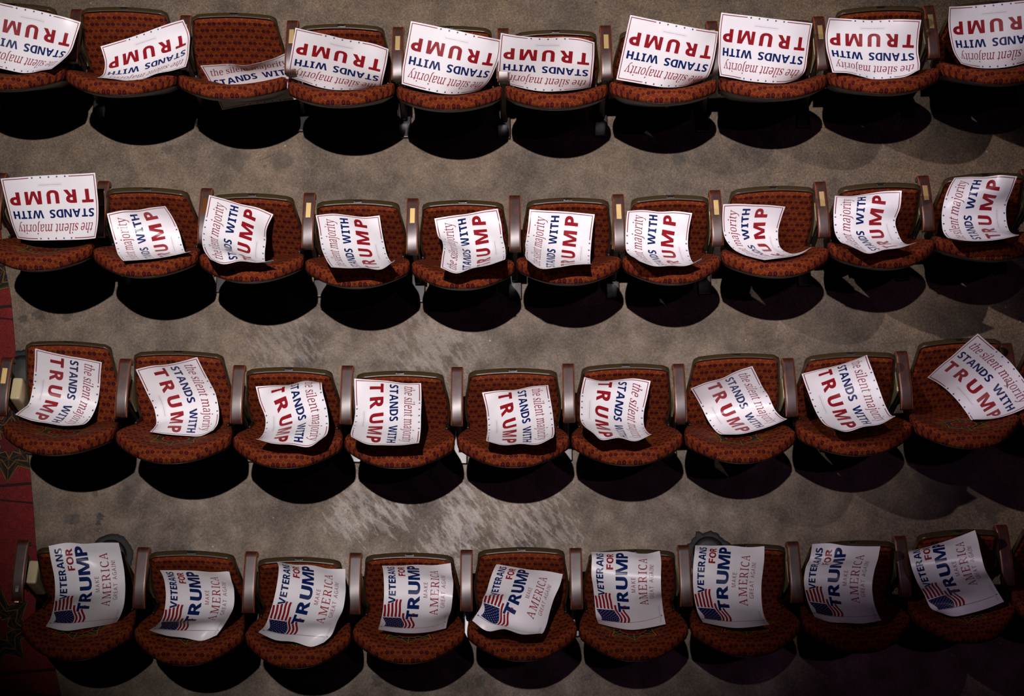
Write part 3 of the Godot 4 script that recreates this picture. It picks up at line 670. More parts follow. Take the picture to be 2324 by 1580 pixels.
func seat_cushion(w: float) -> ArrayMesh:
	var g := Geo.new()
	var p := []
	var t := []
	for j in 25:
		var row := PackedVector3Array()
		var trow := PackedVector2Array()
		for k in 33:
			var a := seat_point(w, -1.0 + k / 16.0, j / 24.0, 0.026, 0.0)
			row.append(a)
			trow.append(cloth(a.x, a.z))
		p.append(row)
		t.append(trow)
	g.grid(p, t, false)
	p = []
	t = []
	var steps := [[0.026, 0.0, 0.0], [0.016, -0.0025, 0.010], [0.008, -0.0075, 0.020], [0.002, -0.016, 0.030], [0.0, -0.027, 0.041], [0.0, -0.043, 0.057], [0.002, -0.056, 0.070], [0.007, -0.064, 0.079], [0.015, -0.068, 0.088]]
	for s in steps:
		var r := rim(w, s[0], s[1], s[2])
		p.append(r[0])
		t.append(r[1])
	g.grid(p, t, true)
	return g.mesh()


func seat_pan(w: float) -> ArrayMesh:
	var g := Geo.new()
	var p := []
	var t := []
	for s in [[0.016, -0.064], [0.007, -0.0662], [0.0055, -0.0675], [0.007, -0.069], [0.02, -0.073], [0.05, -0.08]]:
		var r := rim(w, s[0], s[1], 0.0)
		p.append(r[0])
		t.append(r[1])
	g.grid(p, t, true)
	p = []
	t = []
	for j in 9:
		var row := PackedVector3Array()
		var trow := PackedVector2Array()
		for k in 13:
			row.append(seat_point(w, -1.0 + k / 6.0, j / 8.0, 0.05, -0.08))
			trow.append(Vector2(k, j))
		p.append(row)
		t.append(trow)
	g.grid(p, t, true)
	return g.mesh()


# A point of the back: x across, y up along the back, z forward from its surface; e is the angle position along the outline
func back_half(w: float, y: float, grow: float) -> float:
	var top := BACK_H + grow
	var half := w * (0.43 - 0.043 * smooth(0.16, BACK_H, y) - 0.03 * (1.0 - smooth(-0.06, 0.14, y))) + grow
	var r := 0.032
	if y > top - r:
		var c := (y - (top - r)) / r
		half -= r * (1.0 - sqrt(maxf(0.0, 1.0 - c * c))) * 0.8
	return half


func back_crown(s: float) -> float:
	return 0.005 * (1.0 - s * s)


func back_point(w: float, s: float, y: float, grow: float, n: float) -> Vector3:
	var half := back_half(w, y, grow)
	var lift := smooth(0.0, BACK_H, y)
	return Vector3(s * half, y + back_crown(s) * lift, n - 0.003 + 0.01 * s * s)


func back_rim(w: float, grow: float, n: float) -> PackedVector3Array:
	var p := PackedVector3Array()
	for k in 25:
		p.append(back_point(w, -1.0, lerpf(-0.06, BACK_H + grow, pow(k / 24.0, 0.75)), grow, n))
	for k in range(1, 24):
		p.append(back_point(w, -1.0 + k / 12.0, BACK_H + grow, grow, n))
	for k in 25:
		p.append(back_point(w, 1.0, lerpf(-0.06, BACK_H + grow, pow(1.0 - k / 24.0, 0.75)), grow, n))
	return p


func metres(p: PackedVector3Array) -> PackedVector2Array:
	var t := PackedVector2Array()
	for q in p:
		t.append(Vector2(q.x / (STAR_A * 4.0), -q.y / (STAR_A * 4.4)))
	return t


func back_cushion(w: float) -> ArrayMesh:
	var g := Geo.new()
	var p := []
	var t := []
	for j in 25:
		var row := PackedVector3Array()
		for k in 21:
			var s := -1.0 + k / 10.0
			var y := lerpf(-0.06, BACK_H - 0.03, pow(j / 24.0, 0.8))
			var q := back_point(w, s, y, -0.022, 0.0)
			row.append(q)
		p.append(row)
		t.append(metres(row))
	g.grid(p, t, true)
	p = []
	t = []
	for s in [[-0.022, 0.0], [-0.013, -0.003], [-0.007, -0.009], [-0.004, -0.02], [-0.004, -0.035]]:
		var r := PackedVector3Array()
		for k in 25:
			var y := lerpf(-0.06, BACK_H - 0.008 + s[0], pow(k / 24.0, 0.8))
			var q := back_point(w, -1.0, y, s[0], s[1])
			r.append(q)
		for k in range(1, 20):
			r.append(back_point(w, -1.0 + k / 10.0, BACK_H - 0.008 + s[0], s[0], s[1]))
		for k in 25:
			var y := lerpf(-0.06, BACK_H - 0.008 + s[0], pow(1.0 - k / 24.0, 0.8))
			var q := back_point(w, 1.0, y, s[0], s[1])
			r.append(q)
		p.append(r)
		t.append(metres(r))
	g.grid(p, t, false)
	return g.mesh()


func back_shell(w: float) -> ArrayMesh:
	var g := Geo.new()
	var p := []
	var t := []
	for s in [[-0.012, -0.016], [-0.004, -0.005], [-0.001, -0.003], [0.002, -0.006], [0.003, -0.012], [0.0025, -0.025], [0.0, -0.032], [-0.008, -0.037], [-0.04, -0.042]]:
		var r := back_rim(w, s[0], s[1])
		p.append(r)
		t.append(metres(r))
	g.grid(p, t, false)
	p = []
	t = []
	for j in 9:
		var row := PackedVector3Array()
		for k in 11:
			row.append(back_point(w, -1.0 + k / 5.0, lerpf(-0.06, BACK_H - 0.04, j / 8.0), -0.04, -0.042))
		p.append(row)
		t.append(metres(row))
	g.grid(p, t, false)
	return g.mesh()


func armrest_mesh() -> ArrayMesh:
	var g := Geo.new()
	var top := [[0.0, -0.055], [0.0, -0.03], [0.003, -0.016], [0.010, -0.006], [0.021, -0.001], [0.034, 0.0], [0.1, 0.001], [0.15, 0.0], [0.185, -0.003], [0.215, -0.0085], [0.24, -0.0155], [0.26, -0.023], [0.273, -0.0295], [0.28, -0.036]]
	var low := []
	for k in top.size():
		low.append([0.024, [-0.055, -0.045][k]] if k < 2 else [maxf(0.026, top[k][0] - 0.003), top[k][1] - 0.027])
	var h := 0.0283
	var r := 0.0055
	var p := []
	var t := []
	var run := 0.0
	for k in top.size():
		var a := Vector3(0, top[k][1], top[k][0])
		var b := Vector3(0, low[k][1], low[k][0])
		if k > 0:
			run += (a - Vector3(0, top[k - 1][1], top[k - 1][0])).length()
		var up := (a - b).normalized()
		var X := Vector3.RIGHT
		var row := PackedVector3Array([b - X * (h - 0.004), b - X * h + up * 0.004, a - X * h - up * r, a - X * (h - r * 0.3) - up * r * 0.3, a - X * (h - r), a - X * (h - 2.0 * r), a + X * (h - 2.0 * r), a + X * (h - r), a + X * (h - r * 0.3) - up * r * 0.3, a + X * h - up * r, b + X * h + up * 0.004, b + X * (h - 0.004), b - X * (h - 0.004)])
		var trow := PackedVector2Array()
		for u in [0.0, 0.02, 0.2, 0.235, 0.27, 0.31, 0.69, 0.73, 0.765, 0.8, 0.98, 0.99, 1.0]:
			trow.append(Vector2(u, run / 0.36))
		p.append(row)
		t.append(trow)
	g.grid(p, t, true)
	var f: PackedVector3Array = p[p.size() - 1].slice(0, 12)
	g.fan(f, false)
	var f2: PackedVector3Array = p[0].slice(0, 12)
	g.fan(f2, true)
	return g.mesh()


# dark lacquered wood, rubbed through to the bare orange wood along the edges
func armrest_texture() -> Texture2D:
	var w := 160
	var h := 512
	var n := FastNoiseLite.new()
	n.seed = 21
	n.frequency = 0.03
	var n2 := FastNoiseLite.new()
	n2.seed = 22
	n2.frequency = 0.012
	var im := Image.create(w, h, false, Image.FORMAT_RGB8)
	for y in h:
		for x in w:
			var u := (x + 0.5) / w
			var g := n.get_noise_2d(x * 3.0, y * 0.35)
			var m := n2.get_noise_2d(x, y)
			var c := Color(0.19, 0.085, 0.055).lerp(Color(0.33, 0.145, 0.08), clampf(0.35 + g * 0.5 + m * 0.8, 0.0, 1.0))
			var e := minf(absf(u - 0.232), absf(u - 0.768)) + 0.012 * n.get_noise_2d(x + 300.0, y * 2.0)
			c = c.lerp(Color(0.72, 0.36, 0.15), 0.8 * smooth(0.03, 0.008, e))
			im.set_pixel(x, y, c)
	return ImageTexture.create_from_image(im)


# ---------------------------------------------------------------- floor and carpet

func bytes(freq: float, seed_: int, size: int, oct := 4, kind := FastNoiseLite.TYPE_SIMPLEX_SMOOTH) -> PackedByteArray:
	var n := FastNoiseLite.new()
	n.noise_type = kind
	n.seed = seed_
	n.frequency = freq
	n.fractal_octaves = oct
	return n.get_image(size, size).get_data()


const FLOOR_SPAN := 5.4

func floor_px(x: float, z: float, size: int) -> Vector2:
	return Vector2((x + FLOOR_SPAN / 2.0) / FLOOR_SPAN * size, (z + FLOOR_SPAN / 2.0) / FLOOR_SPAN * size)


func floor_material() -> StandardMaterial3D:
	var size := 2048
	var big := bytes(0.0035, 31, size, 5)
	var mid := bytes(0.016, 32, size, 4)
	var fine := bytes(0.2, 33, size, 2)
	var grit := bytes(0.55, 36, size, 1, FastNoiseLite.TYPE_VALUE)
	var warp := bytes(0.006, 34, size, 4)
	var crack := FastNoiseLite.new()
	crack.noise_type = FastNoiseLite.TYPE_CELLULAR
	crack.seed = 35
	crack.frequency = 0.03
	crack.cellular_return_type = FastNoiseLite.RETURN_DISTANCE2_SUB
	crack.domain_warp_enabled = true
	crack.domain_warp_amplitude = 45.0
	crack.domain_warp_frequency = 0.02
	var cr := crack.get_image(size, size, false, false, false).get_data()
	var rgb := PackedByteArray()
	rgb.resize(size * size * 3)
	var rough := PackedByteArray()
	rough.resize(size * size)
	for k in size * size:
		var b := big[k] / 255.0 - 0.5
		var m := mid[k] / 255.0 - 0.5
		var f := fine[k] / 255.0 - 0.5
		var q := warp[k] / 255.0 - 0.5
		var s := grit[k] / 255.0 - 0.5
		var v := 1.0 + 0.34 * b + 0.34 * m + 0.4 * f + 0.5 * s
		if cr[k] < 5:
			v *= 0.86
		rgb[k * 3] = clampi(int(91.0 * v * (1.0 + 0.06 * q)), 0, 255)
		rgb[k * 3 + 1] = clampi(int(76.0 * v), 0, 255)
		rgb[k * 3 + 2] = clampi(int(58.0 * v * (1.0 - 0.22 * q)), 0, 255)
		rough[k] = clampi(int(255.0 * (0.6 - 0.26 * q - 0.16 * m + 0.22 * f)), 70, 255)
	var im := Image.create_from_data(size, size, false, Image.FORMAT_RGB8, rgb)
	var ro := Image.create_from_data(size, size, false, Image.FORMAT_L8, rough)
	var rng := RandomNumberGenerator.new()
	rng.seed = 77
	# pits, grit and spots of old gum all over
	for k in 420:
		var c := Vector2(rng.randf() * size, rng.randf() * size)
		var r := rng.randf_range(0.7, 2.4)
		poly(im, star_points(c, r, rng.randf_range(0.5, 1.0), 5, rng.randf() * TAU), Color(0.16, 0.13, 0.1) if rng.randf() < 0.75 else Color(0.62, 0.56, 0.48))
	for k in 60:
		blob(im, Vector2(rng.randf() * size, rng.randf() * size), rng.randf_range(3.0, 9.0), Color(0.2, 0.165, 0.12), rng.randf_range(0.25, 0.6), rng)
	for k in 26:
		var a := Vector2(rng.randf() * size, rng.randf() * size)
		var d := Vector2.from_angle(rng.randf() * TAU) * rng.randf_range(8, 46)
		line(im, a, a + d, 1.2, Color(0.17, 0.14, 0.11))
	# stains that the photograph shows
	for s in [[-2.019, 0.578, 0.022, 0.90], [-2.026, 0.610, 0.014, 0.90], [-2.388, -0.425, 0.030, 0.50], [-2.365, -0.412, 0.020, 0.50], [-2.460, -0.407, 0.025, 0.55], [-2.243, -0.416, 0.030, 0.50], [-2.172, 0.591, 0.030, 0.50], [-2.139, 0.591, 0.030, 0.55], [-2.049, 0.467, 0.020, 0.50], [-1.897, 0.478, 0.050, 0.35], [-1.868, 0.413, 0.060, 0.35], [-0.996, -0.210, 0.025, 0.50], [-1.062, -0.188, 0.030, 0.40], [0.856, -1.240, 0.035, 0.50], [-1.182, -1.228, 0.060, 0.30], [-1.420, -1.240, 0.070, 0.35], [-1.774, -1.292, 0.030, 0.40], [-1.500, -1.263, 0.050, 0.25], [-0.687, -0.166, 0.020, 0.50], [-0.252, 0.702, 0.030, 0.40], [-0.648, 1.357, 0.030, 0.60], [-0.152, 1.357, 0.030, 0.60], [0.355, 1.346, 0.030, 0.60], [-1.697, 1.048, 0.030, 0.40], [2.143, 0.381, 0.180, 0.45], [2.333, 0.467, 0.150, 0.40], [1.177, 0.055, 0.060, 0.25], [0.740, 0.055, 0.050, 0.25], [1.583, -0.233, 0.100, 0.25], [-2.419, -0.055, 0.040, 0.40]]:
		blob(im, floor_px(s[0], s[1], size), s[2] / FLOOR_SPAN * size, Color(0.15, 0.125, 0.09), s[3], rng)
	# polished scuffs where seats and shoes have rubbed the concrete: ragged patches, drawn out one way
	var rub := FastNoiseLite.new()
	rub.seed = 61
	rub.frequency = 0.035
	rub.fractal_octaves = 5
	rub.fractal_gain = 0.62
	for s in [[-0.264, 0.446, 0.120, 60], [-0.220, 0.553, 0.160, 90], [-0.252, 0.638, 0.140, 60], [-0.630, 0.574, 0.140, 50], [-0.566, 0.531, 0.100, 30], [-0.026, 0.638, 0.160, 60], [-0.740, 0.467, 0.150, 40], [-0.402, -0.277, 0.250, 60], [-1.153, -0.300, 0.200, 40], [0.147, 0.595, 0.200, 40], [-0.348, 0.723, 0.150, 40], [-0.824, 0.595, 0.120, 40]]:
		var c := floor_px(s[0], s[1], size)
		var r: float = s[2] / FLOOR_SPAN * size * 1.6
		for y in range(int(c.y - r), int(c.y + r)):
			for x in range(int(c.x - r), int(c.x + r)):
				var q := (Vector2(x, y) - c).rotated(-0.9)
				var e := rub.get_noise_2d(q.x * 0.55 + s[3] * 97.0, q.y * 2.0) + 0.42 - 0.95 * pow(q.length() / r, 1.5)
				if e > 0.16:
					var k := smooth(0.16, 0.42, e)
					var was := ro.get_pixel(x, y).r
					ro.set_pixel(x, y, Color(1, 1, 1) * lerpf(was, minf(was, 0.43 + 0.3 * (was - 0.5)), k * 0.85))
					im.set_pixel(x, y, im.get_pixel(x, y).lerp(Color(0.4, 0.355, 0.3), 0.25 * k))
		for k in int(s[3] * 0.05):
			var a: Vector2 = c + Vector2(rng.randfn(0.0, 0.4), rng.randfn(0.0, 0.4)) * s[2] / FLOOR_SPAN * size
			var d := Vector2(0.62, 0.78).rotated(rng.randfn(0.0, 0.2)) * rng.randf_range(10, 60)
			line(ro, a, a + d, 1.1, Color(1, 1, 1) * 0.42)
	var mat := StandardMaterial3D.new()
	mat.albedo_texture = ImageTexture.create_from_image(im)
	mat.roughness_texture = ImageTexture.create_from_image(ro)
	mat.roughness = 1.0
	mat.metallic_specular = 0.5
	var bump := NoiseTexture2D.new()
	bump.width = 512
	bump.height = 512
	bump.seamless = true
	var bn := FastNoiseLite.new()
	bn.seed = 41
	bn.frequency = 0.09
	bump.noise = bn
	mat.heightmap_enabled = true
	mat.heightmap_texture = ImageTexture.create_from_image(im)
	mat.heightmap_scale = 0.12
	return mat


func blob(im: Image, c: Vector2, r: float, col: Color, strength: float, rng: RandomNumberGenerator) -> void:
	var n := FastNoiseLite.new()
	n.seed = rng.randi() % 10000
	n.frequency = 1.1 / maxf(r, 2.0)
	for y in range(maxi(0, int(c.y - r * 1.5)), mini(im.get_height(), int(c.y + r * 1.5))):
		for x in range(maxi(0, int(c.x - r * 1.5)), mini(im.get_width(), int(c.x + r * 1.5))):
			var d := Vector2(x, y).distance_to(c) / r + 0.6 * n.get_noise_2d(x, y)
			if d < 1.0:
				im.set_pixel(x, y, im.get_pixel(x, y).lerp(col, strength * smooth(1.0, 0.72, d)))


func carpet_texture() -> Texture2D:
	var size := 1024
	var a := bytes(0.35, 51, size, 1, FastNoiseLite.TYPE_VALUE)
	var b := bytes(0.012, 52, size, 3)
	var rgb := PackedByteArray()
	rgb.resize(size * size * 3)
	for k in size * size:
		var v := 0.72 + 0.55 * (a[k] / 255.0) + 0.2 * (b[k] / 255.0 - 0.5)
		rgb[k * 3] = clampi(int(104.0 * v), 0, 255)
		rgb[k * 3 + 1] = clampi(int(21.0 * v), 0, 255)
		rgb[k * 3 + 2] = clampi(int(22.0 * v), 0, 255)
	var im := Image.create_from_data(size, size, false, Image.FORMAT_RGB8, rgb)
	var gold := Color(0.42, 0.28, 0.08)
	var dark := Color(0.07, 0.055, 0.06)
	for c in [Vector2(250, 250), Vector2(770, 760), Vector2(250 - 1024, 250), Vector2(770, -264), Vector2(1274, 250), Vector2(-254, 760)]:
		poly(im, star_points(c, 235, 0.62, 8), dark)
		for r in [[225.0, 0.62], [150.0, 0.7], [90.0, 0.6]]:
			var p := star_points(c, r[0], r[1], 8, 0.0)
			for k in p.size():
				line(im, p[k], p[(k + 1) % p.size()], 6.0, gold)
		var tips := star_points(c, 225, 0.62, 8)
		for k in range(0, 16, 2):
			line(im, c, tips[k], 4.0, gold.darkened(0.2))
			line(im, tips[k], tips[(k + 6) % 16], 4.0, gold.darkened(0.3))
		poly(im, star_points(c, 60, 0.9, 8), Color(0.3, 0.05, 0.05))
	for y in [512.0]:
		line(im, Vector2(0, y), Vector2(1024, y - 90), 16.0, Color(0.14, 0.03, 0.04))
		line(im, Vector2(0, y + 40), Vector2(1024, y + 130), 10.0, Color(0.14, 0.03, 0.04))
	grain(im, 55, 0.35)
	return ImageTexture.create_from_image(im)


func material(called: String, col: Color, rough: float, metal := 0.0) -> StandardMaterial3D:
	var m := StandardMaterial3D.new()
	m.resource_name = called
	m.albedo_color = col
	m.roughness = rough
	m.metallic = metal
	mats[called] = m
	return m


func make_materials() -> void:
	var m := material("upholstery", Color.WHITE, 0.85)
	m.albedo_texture = fabric_texture()
	m.metallic_specular = 0.22
	m = material("seat_upholstery", Color.WHITE, 0.85)
	m.albedo_texture = seat_texture()
	m.metallic_specular = 0.22
	m = material("armrest_wood", Color.WHITE, 0.42)
	m.albedo_texture = armrest_texture()
	m.clearcoat_enabled = true
	m.clearcoat = 0.5
	m.clearcoat_roughness = 0.32
	m = material("majority_print", Color.WHITE, 0.36)
	m.albedo_texture = majority_print()
	m.metallic_specular = 0.5
	m = material("veterans_print", Color.WHITE, 0.36)
	m.albedo_texture = veterans_print()
	material("paper_back", Color(0.9, 0.9, 0.91), 0.5)
	material("shell_enamel", Color(0.235, 0.185, 0.115), 0.3)
	material("pan_plastic", Color(0.1, 0.06, 0.045), 0.4)
	material("stand_enamel", Color(0.09, 0.06, 0.05), 0.3)
	material("cream_enamel", Color(0.78, 0.72, 0.55), 0.35)
	material("brass", Color(0.88, 0.76, 0.52), 0.45, 1.0)
	material("bronze", Color(0.42, 0.27, 0.13), 0.45, 1.0)
	material("nickel", Color(0.62, 0.6, 0.58), 0.3, 1.0)
	material("black_numeral", Color(0.03, 0.025, 0.03), 0.5)
	material("steel", Color(0.55, 0.55, 0.55), 0.25, 1.0)
	material("black_iron", Color(0.035, 0.033, 0.03), 0.55)
	material("black_rubber", Color(0.03, 0.03, 0.03), 0.7)
	material("lamp_housing", Color(0.03, 0.03, 0.03), 0.5)
	material("wall_paint", Color(0.2, 0.1, 0.09), 0.9)
	material("ceiling_paint", Color(0.1, 0.09, 0.08), 0.9)
	m = material("carpet", Color.WHITE, 0.95)
	m.albedo_texture = carpet_texture()
	mats["concrete"] = floor_material()


# ---------------------------------------------------------------- the things

var seat_meshes := {}

func numeral(text: String, height: float) -> Mesh:
	var f := SystemFont.new()
	f.font_names = PackedStringArray(["Droid Sans"])
	f.font_weight = 700
	var tm := TextMesh.new()
	tm.font = f
	tm.text = text
	tm.font_size = 64
	tm.pixel_size = height / 46.0
	tm.depth = 0.0008
	return tm


func build_seat(d: Array) -> void:
	var row: int = d[0]
	var i: int = d[1]
	var label: String
	if row == 0:
		label = "rust star-patterned theatre seat behind the top row, beyond the picture, %s one" % ORD[i]
	else:
		label = "rust star-patterned folding theatre seat, %s from left in the %s" % [ORD[i], ROWNAME[row]]
	var o := thing("theatre_seat", label, "seat", "folding theatre seats")
	o.position = Vector3(d[2], -SLOPE * d[3], d[3])
	o.rotation.y = d[4]
	var w0 := [0.52, 0.52, 0.49, 0.515, 0.49][row] as float
	o.scale = Vector3(d[5] / w0, 1, 1)
	if not seat_meshes.has(w0):
		seat_meshes[w0] = [seat_cushion(w0), seat_pan(w0), back_cushion(w0), back_shell(w0)]
	var m: Array = seat_meshes[w0]
	var tau := deg_to_rad(d[6])
	var lam := deg_to_rad(d[7])
	var seat_at := Transform3D(Basis(Vector3.RIGHT, -tau), Vector3(0, 0.4, 0.2))
	var back_at := Transform3D(Basis(Vector3.RIGHT, -lam), Vector3(0, 0.34, 0.21))
	part("seat_cushion", m[0], mats.seat_upholstery, o, seat_at)
	part("seat_pan", m[1], mats.pan_plastic, o, seat_at)
	part("back_cushion", m[2], mats.upholstery, o, back_at)
	part("back_shell", m[3], mats.shell_enamel, o, back_at)
	for s in [-1.0, 1.0]:
		var g := Geo.new()
		g.rbox(Vector3(s * w0 * 0.405, -0.03, 0.03), Vector3(0.012, 0.05, 0.14), 0.004)
		part("hinge_arm", g.mesh(), mats.stand_enamel, o, seat_at)
		g = Geo.new()
		g.rbox(Vector3(s * w0 * 0.385, 0.06, -0.035), Vector3(0.02, 0.2, 0.03), 0.004)
		part("back_bracket", g.mesh(), mats.stand_enamel, o, back_at)
	if row > 0:
		var g := Geo.new()
		g.rbox(Vector3.ZERO, Vector3(0.04, 0.0025, 0.0145), 0.001)
		var plate_at := back_at * Transform3D(Basis.IDENTITY, Vector3(0, BACK_H + 0.009, -0.0205))
		var plate := part("number_plate", g.mesh(), mats.nickel, o, plate_at)
		var n := [0, 29, 27, 27, 25][row] as int
		var t := part("numeral", numeral(str(n - 2 * i), 0.0075), mats.black_numeral, plate)
		t.transform = Transform3D(Basis(Vector3.UP, PI) * Basis(Vector3.RIGHT, -PI / 2.0), Vector3(0, 0.0014, 0))
		for s in [-1.0, 1.0]:
			g = Geo.new()
			g.lathe([[0.0019, 0.0], [0.0017, 0.0007], [0.0, 0.001]], 10, Transform3D(Basis.IDENTITY, Vector3(s * 0.0165, 0.0011, 0.001)))
			part("screw", g.mesh(), mats.steel, plate)


var stand_meshes := {}

func build_stand(d: Array) -> void:
	var row: int = d[0]
	var i: int = d[1]
	var label: String
	if row == 0:
		label = "wooden armrest stand behind the top row, beyond the picture, %s one" % ORD[i + 1]
	elif i == 0:
		label = "wooden armrest stand at the left end of the %s" % ROWNAME[row]
	else:
		label = "dark wooden armrest on metal stand right of the %s seat in the %s" % [ORD[i], ROWNAME[row]]
	var o := thing("armrest_stand", label, "armrest", "armrest stands between the seats")
	o.position = Vector3(d[2], -SLOPE * d[3], d[3])
	o.rotation.y = d[4]
	var tilt := Basis(Vector3.RIGHT, atan(SLOPE))
	if stand_meshes.is_empty():
		stand_meshes.arm = armrest_mesh()
		var g := Geo.new()
		g.rbox(Vector3(0, 0.285, 0.13), Vector3(0.032, 0.53, 0.085), 0.008)
		g.rbox(Vector3(0, 0.53, 0.13), Vector3(0.038, 0.05, 0.16), 0.01)
		stand_meshes.post = g.mesh()
		g = Geo.new()
		g.rbox(Vector3(0, 0.012, 0.13), Vector3(0.07, 0.024, 0.24), 0.006)
		stand_meshes.foot = g.mesh()
		g = Geo.new()
		g.rbox(Vector3(0, 0, 0), Vector3(0.0235, 0.0016, 0.0755), 0.0007)
		stand_meshes.plaque = g.mesh()
		g = Geo.new()
		for s in [-1.0, 1.0]:
			g.rbox(Vector3(s * 0.0075, 0.46, 0.181), Vector3(0.004, 0.15, 0.006), 0.0018)
		stand_meshes.rods = g.mesh()
		g = Geo.new()
		g.rbox(Vector3(0.0185, 0.44, 0.12), Vector3(0.011, 0.17, 0.1), 0.005)
		stand_meshes.cover = g.mesh()
		g = Geo.new()
		g.rbox(Vector3(0.047, 0.46, 0.135), Vector3(0.05, 0.19, 0.11), 0.012)
		stand_meshes.big_cover = g.mesh()
	var arm_at := Transform3D(Basis(Vector3.RIGHT, deg_to_rad(5.0)), Vector3(0, 0.62, 0))
	part("armrest", stand_meshes.arm, mats.armrest_wood, o, arm_at)
	part("post", stand_meshes.post, mats.stand_enamel, o)
	part("foot_plate", stand_meshes.foot, mats.stand_enamel, o, Transform3D(tilt, Vector3.ZERO))
	part("trim_rod", stand_meshes.rods, mats.steel, o)
	var flip := Basis.from_scale(Vector3(-1, 1, 1))
	if i == 0 and row >= 3:
		part("hinge_cover", stand_meshes.big_cover, mats.cream_enamel, o)
	else:
		part("hinge_cover", stand_meshes.cover, mats.cream_enamel, o)
		part("hinge_cover", stand_meshes.cover, mats.cream_enamel, o, Transform3D(Basis(Vector3.UP, PI), Vector3(0, 0, 0.24)))
	if d[5] == 1:
		part("plaque", stand_meshes.plaque, mats.brass, o, arm_at * Transform3D(Basis.IDENTITY, Vector3(0, 0.0016, 0.1)))
	elif d[5] == 2:
		part("plaque", stand_meshes.plaque, mats.bronze, o, arm_at * Transform3D(Basis.IDENTITY, Vector3(0, 0.0016, 0.1)))
	elif d[5] == 3:
		var g := Geo.new()
		g.rbox(Vector3.ZERO, Vector3(0.0145, 0.0016, 0.044), 0.0007)
		var plate := part("row_plate", g.mesh(), mats.nickel, o, arm_at * Transform3D(Basis.IDENTITY, Vector3(0, -0.0095, 0.222)))
		var t := part("row_letter", numeral("N", 0.011), mats.black_numeral, plate)
		t.transform = Transform3D(Basis(Vector3.UP, PI / 2.0) * Basis(Vector3.RIGHT, -PI / 2.0), Vector3(0, 0.001, 0))
		g = Geo.new()
		g.rbox(Vector3(0, -0.05, 0.284), Vector3(0.022, 0.04, 0.01), 0.003)
		part("end_clip", g.mesh(), mats.brass, o, arm_at)


func catmull(a: Vector3, b: Vector3, c: Vector3, d: Vector3, t: float) -> Vector3:
	return 0.5 * ((2.0 * b) + (c - a) * t + (2.0 * a - 5.0 * b + 4.0 * c - d) * t * t + (3.0 * b - a - 3.0 * c + d) * t * t * t)


func along(p: Array, u: float) -> Vector3:
	var n := p.size() - 1
	var k := mini(int(u * n), n - 1)
	var t := u * n - k
	var b: Vector3 = p[k]
	var c: Vector3 = p[k + 1]
	var a: Vector3 = p[k - 1] if k > 0 else b * 2.0 - c
	var d: Vector3 = p[k + 2] if k + 2 <= n else c * 2.0 - b
	return catmull(a, b, c, d, t)


func build_sign(d: Array) -> void:
	var row: int = d[0]
	var i: int = d[1]
	var ctrl := []
	for r in 5:
		var line_ := []
		for k in 7:
			var at := 2 + (r * 7 + k) * 3
			line_.append(Vector3(d[at], d[at + 1], d[at + 2]) / 1000.0)
		ctrl.append(line_)
	var base: Vector3 = ctrl[2][3]
	var nu := 31
	var nv := 21
	var p := []
	for r in nv:
		var prow := PackedVector3Array()
		for k in nu:
			var col := []
			for j in 5:
				col.append(along(ctrl[j], k / float(nu - 1)))
			prow.append(along(col, r / float(nv - 1)) - base)
		p.append(prow)
	var front := Geo.new()
	var back := Geo.new()
	var fp := []
	var bp := []
	var t := []
	for r in nv:
		var f := PackedVector3Array()
		var b := PackedVector3Array()
		var tr := PackedVector2Array()
		for k in nu:
			var du: Vector3 = p[r][mini(k + 1, nu - 1)] - p[r][maxi(k - 1, 0)]
			var dv: Vector3 = p[mini(r + 1, nv - 1)][k] - p[maxi(r - 1, 0)][k]
			var n := dv.cross(du).normalized() * 0.0003
			f.append(p[r][k] + n)
			b.append(p[r][k] - n)
			tr.append(Vector2(k / float(nu - 1), r / float(nv - 1)))
		fp.append(f)
		bp.append(b)
		t.append(tr)
	front.grid(fp, t, false)
	back.grid(bp, t, true)
	# the cut edges of the sheet
	for e in 4:
		var a := PackedVector3Array()
		var b := PackedVector3Array()
		var tr := PackedVector2Array()
		for k in (nu if e < 2 else nv):
			var r: int = [0, nv - 1, k, k][e]
			var c: int = [k, k, 0, nu - 1][e]
			a.append(fp[r][c])
			b.append(bp[r][c])
			tr.append(Vector2.ZERO)
		back.grid([a, b], [tr, tr], e == 0 or e == 3)
	var m := front.surface(ArrayMesh.new())
	back.surface(m)
	m.surface_set_material(0, mats.veterans_print if row == 4 else mats.majority_print)
	m.surface_set_material(1, mats.paper_back)
	var how: String = ["", "lying upside down", "with heading along its left side", "with heading along its right side", ""][row]
	if (row == 2 and i == 1):
		how = "lying upside down"
	if row == 1 and i == 3:
		how = "slipped upright into the fold"
	var label := "printed sign %s on %s seat of %s" % [how, ORD[i], ROWNAME[row]]
	if row == 4:
		label = "white veterans sign with printed waving flag on %s seat of bottom row" % ORD[i]
	var o := part(numbered("printed_sign"), m, null, self)
	o.position = base
	tag(o, label, "sign", "veterans signs in the bottom row" if row == 4 else "majority signs in the upper three rows")


